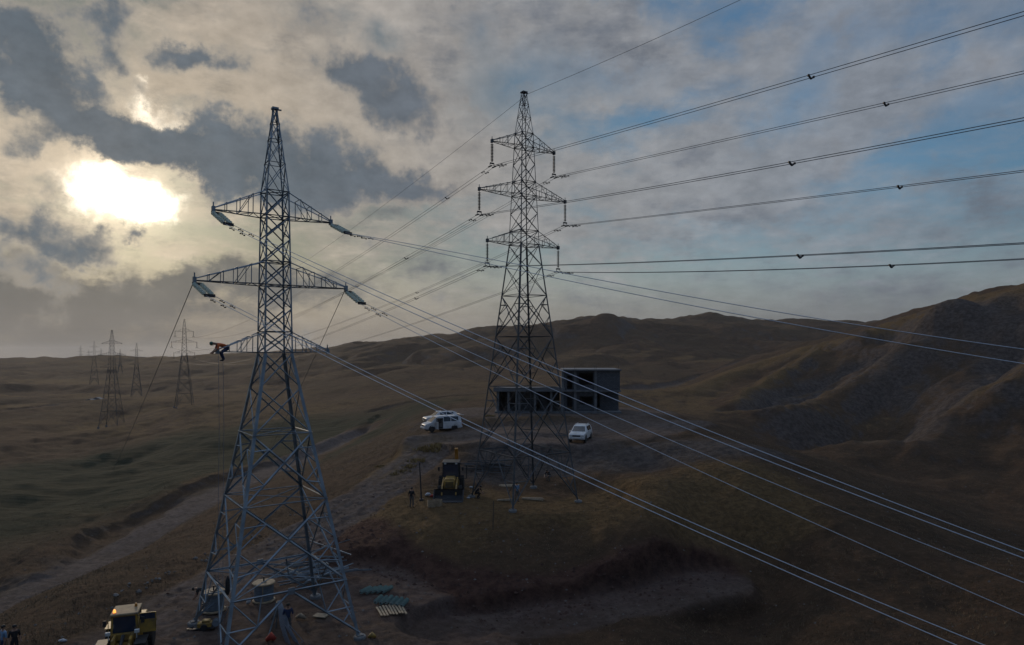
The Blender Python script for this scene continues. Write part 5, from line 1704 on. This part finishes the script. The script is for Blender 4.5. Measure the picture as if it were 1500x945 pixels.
# heap of tower steel
rng = random.Random(3)
for k in range(30):
    px, Y = rng.uniform(425, 490), rng.uniform(45.0, 50)
    g = on(px, Y); a = R(rng.gauss(12, 24)); L = rng.uniform(2.5, 5.5)
    d = Vector((math.cos(a), math.sin(a), rng.uniform(-.03, .1)))
    p, q = g - d * L / 2, g + d * L / 2
    zz = .1 + .02 * k
    p.z = max(p.z, H(p.x, p.y)) + zz; q.z = max(q.z, H(q.x, q.y)) + zz
    b = MB(); b.angle(p, q, rng.choice((.07, .09, .11)), ref=(rng.uniform(-1, 1), rng.uniform(-1, 1), 1))
    tag(b.build('steel_angle_bar', M['steel']), 'galvanised steel angle lying in the criss-cross heap behind the wooden drum', 'steel bar', 'steel bars heaped under the near pylon')
for k in range(16):
    px, Y = rng.uniform(700, 742), rng.uniform(69.5, 72)
    g = on(px, Y); a = R(rng.gauss(3, 9)); L = rng.uniform(2.5, 5)
    d = Vector((math.cos(a), math.sin(a), 0)); p, q = g - d * L / 2, g + d * L / 2
    p.z = H(p.x, p.y) + .1 + .035 * k; q.z = H(q.x, q.y) + .1 + .035 * k
    b = MB(); b.angle(p, q, .09)
    tag(b.build('steel_angle_bar', M['steel_old']), 'dull steel angle lying in the stack behind the rear pylon', 'steel bar', 'steel bars stacked behind the rear pylon')
# glass insulators laid out in strings and on a pallet
for (px, Y, n, a0, lab, grp) in ((556, 44.0, 5, 62, 'string of green glass insulators in the rear row beside the near pylon', 'green insulator strings in the rear row'),
                                 (570, 42.2, 6, 78, 'string of green glass insulators lying over the pallet boards', 'green insulator strings over the boards')):
    c = on(px, Y)
    for k in range(n):
        d = Vector((math.cos(R(a0)), math.sin(R(a0)), 0)); s = Vector((-d.y, d.x, 0)) if n == 6 else Vector((1, .12, 0))
        p = c + s * ((k - n / 2) * .34); L = 1.1; p = p - d * .5
        z = H(p.x, p.y) + .2
        r = empty('insulator_string', (p.x, p.y, z), 0)
        b = MB(); b.lathe(disc_profile(7, .145, .15), (0, 0, 0), d, 12); b.build('glass_discs', M['glass_green'], r)
        b = MB(); b.bar(-d * .12, Vector((0, 0, 0)), .05); b.bar(d * 1.0, d * 1.15, .05); b.build('end_fitting', M['iron'], r)
        tag(r, lab, 'insulator', grp)
c = on(574, 40.7)
for k in range(9):
    g = Vector((c.x - .75 + k * .17, c.y + .06 * k, 0)); g.z = H(g.x, g.y) + .10
    b = MB(); b.box((0, 0, 0), (.12, 1.5 + .1 * (k % 3), .05), rz=R(22 + rng.uniform(-1.5, 1.5)))
    tag(b.build('timber_board', M['wood'], loc=g), 'pale timber board laid in the row below the green insulators', 'board', 'timber boards below the green insulators')
c = on(470, 40.0); b = MB(); b.box((0, 0, .1), (.8, .55, .06), rz=R(-14)); b.box((.05, 0, .04), (.7, .1, .06), rz=R(-14)); tag(b.build('plywood_sheet', M['plank'], loc=c), 'small pale plywood sheet lying inside the near pylon', 'board')
c = on(365, 41.8); b = MB(); b.tube([(-.12, 0, .12), (0, 0, .3), (.05, .02, .42)], [.1, .12, .04], 8); tag(b.build('white_sack', M['bag'], loc=c, smooth=True), 'small white sack beside the wooden drum', 'sack')
c = on(92, 36.8); b = MB(); b.tube([(-.22, 0, .08), (0, 0, .11), (.2, .03, .07)], [.05, .1, .05], 8); tag(b.build('white_sack', M['bag'], loc=c, smooth=True), 'white sack lying flat at the road edge left of the loader', 'sack')
c = on(70, 35.6); b = MB(); b.tube([(-.5, 0, .05), (-.1, .05, .16), (.35, 0, .1), (.5, 0, .02)], [.08, .16, .14, .03], 8); tag(b.build('folded_tarpaulin', M['plank'], loc=c), 'crumpled pale tarpaulin on the ground left of the loader', 'tarpaulin')
# winch with yellow cover at the left foot
g = on(300, 38.4); r = empty('winch', g, R(15))
b = MB(); b.box((0, 0, .35), (.95, .6, .32)); b.box((.1, 0, .58), (.55, .5, .18)); b.build('engine_cover', M['yellow'], r, bevel=.05)
b = MB(); b.box((0, 0, .14), (1.5, .7, .08)); b.bar((-.7, -.3, .14), (-1.2, 0, .1), .07); b.bar((-.7, .3, .14), (-1.2, 0, .1), .07); b.build('frame', M['iron'], r)
b = MB(); b.lathe([(.24, -.2), (.24, -.16), (.15, -.15), (.15, .15), (.24, .16), (.24, .2)], (.75, 0, .4), (0, 1, 0), 16); b.build('rope_drum', M['steel'], r)
for s in (-1, 1):
    b = MB(); b.lathe([(.22, -.06), (.24, 0), (.22, .06)], (0, s * .4, .24), (0, 1, 0), 14); b.build('wheel', M['rubber'], r)
r.scale = (.78, .78, .78)
tag(r, 'small winch with yellow engine cover at the left foot of the near pylon', 'winch')
# rope stand with blue-grey ropes draped over it
g = on(408, 38.0); r = empty('rope_stand', g, 0)
b = MB()
for a in (0, 2.1, 4.2): b.bar((0, 0, 1.55), (.7 * math.cos(a), .7 * math.sin(a), 0), .06)
b.lathe([(.16, -.12), (.16, -.09), (.1, -.08), (.1, .08), (.16, .09), (.16, .12)], (0, 0, 1.55), (0, 1, 0), 14)
b.build('tripod', M['steel'], r)
tag(r, 'steel tripod stand with a pulley under the near pylon', 'rope stand')
for k in range(9):
    x = -.1 + k * .04; b = MB()
    e = Vector((.9 + .12 * k, -1.5 - .12 * (k % 4), 0)); e.z = H(g.x + e.x, g.y + e.y) - g.z + .03
    s0 = Vector((-.75 + .1 * (k % 3), .7 + .1 * k, 0)); s0.z = H(g.x + s0.x, g.y + s0.y) - g.z + .25
    b.tube([s0, Vector((x * .4 - .2, .3, 1.2)), Vector((x * .4, .02 * k - .08, 1.73)), Vector((x + .22, -.35, 1.35)), Vector((x * 1.5 + .5, -.75, .7)), e], .019, 6)
    tag(b.build('pulling_rope', M['rope'], loc=g, smooth=True), 'blue-grey pulling rope draped over the tripod stand', 'rope', 'pulling ropes over the stand')
c = on(397, 36.7); b = MB(); b.tube([(-.25, 0, .1), (0, 0, .32), (.22, .05, .12)], [.1, .22, .1], 9); tag(b.build('red_bundle', M['redbag'], loc=c, smooth=True), 'red cloth bundle on the ground below the ropes', 'bundle')
c = on(440, 39.6); b = MB(); b.tube([(-.3, .2, .1), (0, 0, .28), (.3, .05, .1)], [.08, .16, .08], 8); tag(b.build('brown_sack', M['plank'], loc=c, smooth=True), 'brown sack lying behind the person in navy', 'sack')
c = on(545, 37.2); b = MB(); b.tube([(-.2, 0, .05), (0, 0, .2), (.2, .02, .06)], [.08, .15, .08], 8); tag(b.build('yellow_bag', M['yellow'], loc=c, smooth=True), 'yellow bag at the bottom edge right of the near pylon', 'bag')

# ---------------------------------------------------------------- things round the rear pylon
def pile(name, m, px, Y, n, L, lab, cat, grp, ang, step=.16, w=.16):
    c = on(px, Y)
    for k in range(n):
        a = R(ang + rng.uniform(-8, 8)); d = Vector((-math.sin(a), math.cos(a), 0))
        p = c + d * (k - n / 2) * step; z = H(p.x, p.y) + .06 + .05 * (k % 2)
        b = MB(); b.box((0, 0, 0), (L * rng.uniform(.85, 1.1), w, .06), rz=a)
        tag(b.build(name, M[m], loc=(p.x, p.y, z)), lab, cat, grp)


pile('timber_board', 'wood', 749, 66.4, 6, 2.2, 'timber board in the pale pile behind the person in light blue', 'board', 'timber boards behind the blue coat', 4)
pile('timber_board', 'plank', 781, 60.0, 4, 1.9, 'timber board lying right of the person in light blue', 'board', 'timber boards right of the blue coat', -12)
pile('timber_board', 'plank', 741, 59.5, 3, 1.6, 'timber board lying left of the person in light blue', 'board', 'timber boards left of the blue coat', 10)
g = on(617.5, 59.5); b = MB(); b.tube([(0, 0, -.2), (-.18, 0, 3.3)], [.07, .05], 8); b.box((0, 0, .05), (.35, .35, .16))
tag(b.build('leaning_post', M['iron'], loc=g), 'dark leaning post standing left of the backhoe', 'post')
for px, Y, mm, lab, s in ((627, 60.5, 'bag', 'white sack lying at the foot of the leaning post', .75), (634, 60.3, 'redbag', 'dark red bundle between the white and blue sacks', .7), (641, 60.6, 'bluebag', 'blue sack lying left of the backhoe bucket', .75), (646, 60.2, 'bag', 'white sack touching the blue sack by the bucket', .5),
                          (686, 60.3, 'bag', 'white sack left of the rear pylon\'s left foot', .4), (690, 64.5, 'bag', 'white sack behind the rear pylon\'s left leg', .5)):
    c = on(px, Y); b = MB(); b.tube([(-.35 * s, 0, .08), (-.1 * s, .02, .2 * s), (.15 * s, 0, .22 * s), (.36 * s, .04, .07)], [.06, .2 * s, .19 * s, .05], 9)
    tag(b.build('sack', M[mm], loc=c, smooth=True), lab, 'sack', 'sacks by the backhoe')
for px, Y, rz in ((632, 57.0, 10), (641, 57.2, -15)):
    c = on(px, Y); r = empty('wooden_crate', c, R(rz))
    for s in (-1, 1):
        for z in (.1, .28, .46):
            b = MB(); b.box((0, s * .3, z), (.62, .03, .13)); b.box((s * .3, 0, z), (.03, .58, .13)); b.build('slat', M['wood'], r)
    b = MB()
    for sx in (-1, 1):
        for sy in (-1, 1): b.bar((sx * .27, sy * .27, 0), (sx * .27, sy * .27, .55), .05)
    b.build('corner_post', M['plank'], r)
    tag(r, 'open slatted wooden crate, %s, in front of the sacks' % ('left one of the pair' if rz > 0 else 'right one of the pair'), 'crate', 'wooden crates by the backhoe')
g = on(722, 52.6); b = MB(); b.tube([(0, 0, -.3), (.04, 0, 2.2)], .03, 6); tag(b.build('survey_stake', M['iron'], loc=g), 'thin dark stake on the front brow of the knoll', 'stake')


# ---------------------------------------------------------------- stones, weeds, grass
def rock_mesh(b, c, s, seed):
    r_ = random.Random(seed)
    vs = []; n = 6
    for i, (rad, h) in enumerate(((.75, -.35), (1, .05), (.78, .45), (.3, .7))):
        for j in range(n):
            a = 2 * math.pi * j / n + i * .3
            k = rad * r_.uniform(.75, 1.2)
            vs.append(Vector(c) + Vector((math.cos(a) * k, math.sin(a) * k * .8, h * r_.uniform(.8, 1.2))) * s)
    fs = [(i * n + j, i * n + (j + 1) % n, (i + 1) * n + (j + 1) % n, (i + 1) * n + j) for i in range(3) for j in range(n)] + [tuple(range(3 * n, 4 * n))]
    b.add(vs, fs)


EDGE = path((100, 925, 38.2), (205, 862, 45.5), (250, 842, 48.5), (330, 800, 55), (420, 755, 62), (490, 722, 69))
for k in range(46):
    t = rng.random() * (len(EDGE) - 1.001); i = int(t)
    a, c = Vector(EDGE[i]), Vector(EDGE[i + 1]); p = a.lerp(c, t - i) + Vector((rng.gauss(0, .5), rng.gauss(0, .5), 0))
    s = rng.uniform(.05, .13) if k > 6 else rng.uniform(.13, .21)
    p.z = H(p.x, p.y) + s * .2
    b = MB(); rock_mesh(b, (0, 0, 0), s, k)
    o = b.build('roadside_stone', M['stone'] if k % 3 else M['stone_white'], loc=p)
    tag(o, 'pale stone lying along the outer edge of the dirt road', 'stone', 'stones along the dirt road')

NR = np.random.default_rng(5)


def scatter_xy(n, pxr, Yr):
    px = NR.uniform(*pxr, n); Y = np.exp(NR.uniform(math.log(Yr[0]), math.log(Yr[1]), n))
    return (px - CX) / F * Y, Y, px


# loose stones
x, y, px = scatter_xy(5200, (-80, 1580), (34, 95))
dens = fbm(x / 7, y / 7, 3, 501) + .5 * ((px > 520) & (px < 1050) & (y < 56)) + NR.normal(0, .35, len(x))
k = dens > .35
x, y = x[k], y[k]
z, _ = shape(x, y)
b = MB()
oc = [(1, 0, 0), (0, 1, 0), (-1, 0, 0), (0, -1, 0), (0, 0, .8)]
for i in range(len(x)):
    s = .035 + .09 * NR.random() ** 3
    jt = NR.uniform(.7, 1.3, 5)
    b.add([(x[i] + v[0] * s * j, y[i] + v[1] * s * j, z[i] + v[2] * s * j - .01) for v, j in zip(oc, jt)], [(0, 1, 4), (1, 2, 4), (2, 3, 4), (3, 0, 4)])
b.build('loose_stones', M['stone'])['kind'] = 'stuff'


# clods fallen along the foot of the cut bank and the edge of the road
b = MB()
lines = [path(*CUT), ROAD[2:6], TERR]
for ln, cnt, sp, big in ((lines[0], 900, 1.3, .17), (lines[1], 500, 2.3, .10), (lines[2], 420, 2.2, .10)):
    for i in range(cnt):
        t = NR.random() * (len(ln) - 1.001); q = int(t)
        p0, p1 = Vector(ln[q]), Vector(ln[q + 1]); p = p0.lerp(p1, t - q)
        cx_, cy_ = p.x + NR.normal(0, sp), p.y + NR.normal(0, sp)
        s = .03 + big * NR.random() ** 3
        jt = NR.uniform(.6, 1.3, 5)
        b.add([(cx_ + v[0] * s * j, cy_ + v[1] * s * j, v[2] * s * j) for v, j in zip(oc, jt)], [(0, 1, 4), (1, 2, 4), (2, 3, 4), (3, 0, 4)])
V_ = np.array(b.v); cz, _ = shape(V_[4::5, 0], V_[4::5, 1])
b.v = [(v[0], v[1], v[2] + cz[i // 5] - .01) for i, v in enumerate(b.v)]
b.build('earth_clods', M['clod'])['kind'] = 'stuff'


def blades(name, x, y, z, h, m, spread=.18, nb=4):
    n = len(x); tot = n * nb
    bx = np.repeat(x, nb) + NR.normal(0, spread, tot); by = np.repeat(y, nb) + NR.normal(0, spread, tot); bz = np.repeat(z, nb) - .03
    hh = np.repeat(h, nb) * NR.uniform(.6, 1.3, tot); a = NR.uniform(0, 2 * np.pi, tot); w = hh * .13 + .012
    lean = NR.normal(0, .35, (tot, 2)) * hh[:, None]
    v = np.empty((tot, 3, 3), np.float32)
    v[:, 0] = np.stack([bx - np.cos(a) * w, by - np.sin(a) * w, bz], 1); v[:, 1] = np.stack([bx + np.cos(a) * w, by + np.sin(a) * w, bz], 1)
    v[:, 2] = np.stack([bx + lean[:, 0], by + lean[:, 1], bz + hh], 1)
    me = bpy.data.meshes.new(name); me.from_pydata(v.reshape(-1, 3).tolist(), [], np.arange(tot * 3).reshape(-1, 3).tolist())
    me.materials.append(m); o = bpy.data.objects.new(name, me); COL.objects.link(o)
    return o


M['grass'] = mat('dry_grass_blades', (0.20, 0.147, 0.09), 1.0, 0, .4, .25, dirt=(.12, .09, .06), spec=.05)
x, y, px = scatter_xy(42000, (-60, 1560), (34, 120))
z, mk = shape(x, y)
bare = np.maximum.reduce([mk['road'], mk['yard'], mk['track'], mk['work'], mk['terr']])
cut, _ = poly_dist(x, y, path(*CUT))
n_ = fbm(x / 5, y / 5, 3, 601) + NR.normal(0, .3, len(x))
k = (bare < .25) & (cut > 2.4) & (n_ > -.25)
o = blades('dry_grass', x[k], y[k], z[k], NR.uniform(.05, .15, k.sum()), M['grass']); o['kind'] = 'stuff'
# yellow weeds by the road, each a thing
for i, (px_, Y, s) in enumerate(((632, 79.5, 1.2), (622, 80, 1.0), (640, 81, 1.1), (612, 76, .9), (600, 74, .8), (590, 72.5, .7), (717, 96, .8), (577, 71.5, .6), (560, 75, .6))):
    c = on(px_, Y, -.05); n = int(46 * s)
    dx, dy = NR.normal(0, .55 * s, n), NR.normal(0, .5 * s, n)
    zz = np.array([0.0] * n)
    o = blades('dry_weed', dx, dy, zz, NR.uniform(.2, .5, n) * s, M['weed'], .09, 6); o.location = c
    tag(o, 'tawny dry weed clump beside the dirt road below the minivan' if i != 6 else 'tawny dry weed clump at the left end of the unfinished house', 'bush', 'dry weeds beside the road' if i != 6 else None)

# ---------------------------------------------------------------- far farm sheds below the hills
for px_, Y, w, h, lab in ((133, 345, 4.0, 1.8, 'small pale farm shed at the foot of the tall bare pylon, left side'), (143, 350, 4.0, 1.7, 'smaller of two low farm sheds, right of the pale one')):
    c = on(px_, Y); r = empty('farm_shed', c, R(12))
    b = MB(); b.box((0, 0, h / 2 - .3), (w, 4, h + .6)); b.build('wall', M['concrete'], r)
    b = MB(); b.prism([(-w / 2 - .4, h), (0, h + 1.0), (w / 2 + .4, h)], -2.3, 2.3); b.build('roof', M['concrete'], r)
    b = MB(); b.box((.8, -2.02, .8), (1.0, .06, 1.6)); b.build('door', M['interior'], r)
    tag(r, lab, 'shed', 'far farm sheds')

# ---------------------------------------------------------------- air
def build_haze():
    zmin = min(v.co.z for v in GROUND.data.vertices) - 1
    zmax = 60.0
    b = MB(); b.box((0, 0, (zmin + zmax) / 2), (FAR * 2.1, FAR * 2.1, zmax - zmin))
    m = bpy.data.materials.new('haze_air'); m.use_nodes = True; t = m.node_tree
    t.nodes.remove(t.nodes['Principled BSDF'])
    v = t.nodes.new('ShaderNodeVolumePrincipled'); v.inputs['Color'].default_value = (.92, .95, 1.0, 1); v.inputs['Density'].default_value = HAZE_D; v.inputs['Anisotropy'].default_value = .35
    t.links.new(v.outputs[0], t.nodes['Material Output'].inputs['Volume'])
    o = b.build('haze', m); o['kind'] = 'stuff'
    o.display_type = 'WIRE'


HAZE_D = 0.00006
build_haze()
SC.cycles.volume_bounces = 0; SC.cycles.max_bounces = 6; SC.cycles.transparent_max_bounces = 8
SC.cycles.use_adaptive_sampling = True
SC.cycles.use_denoising = True
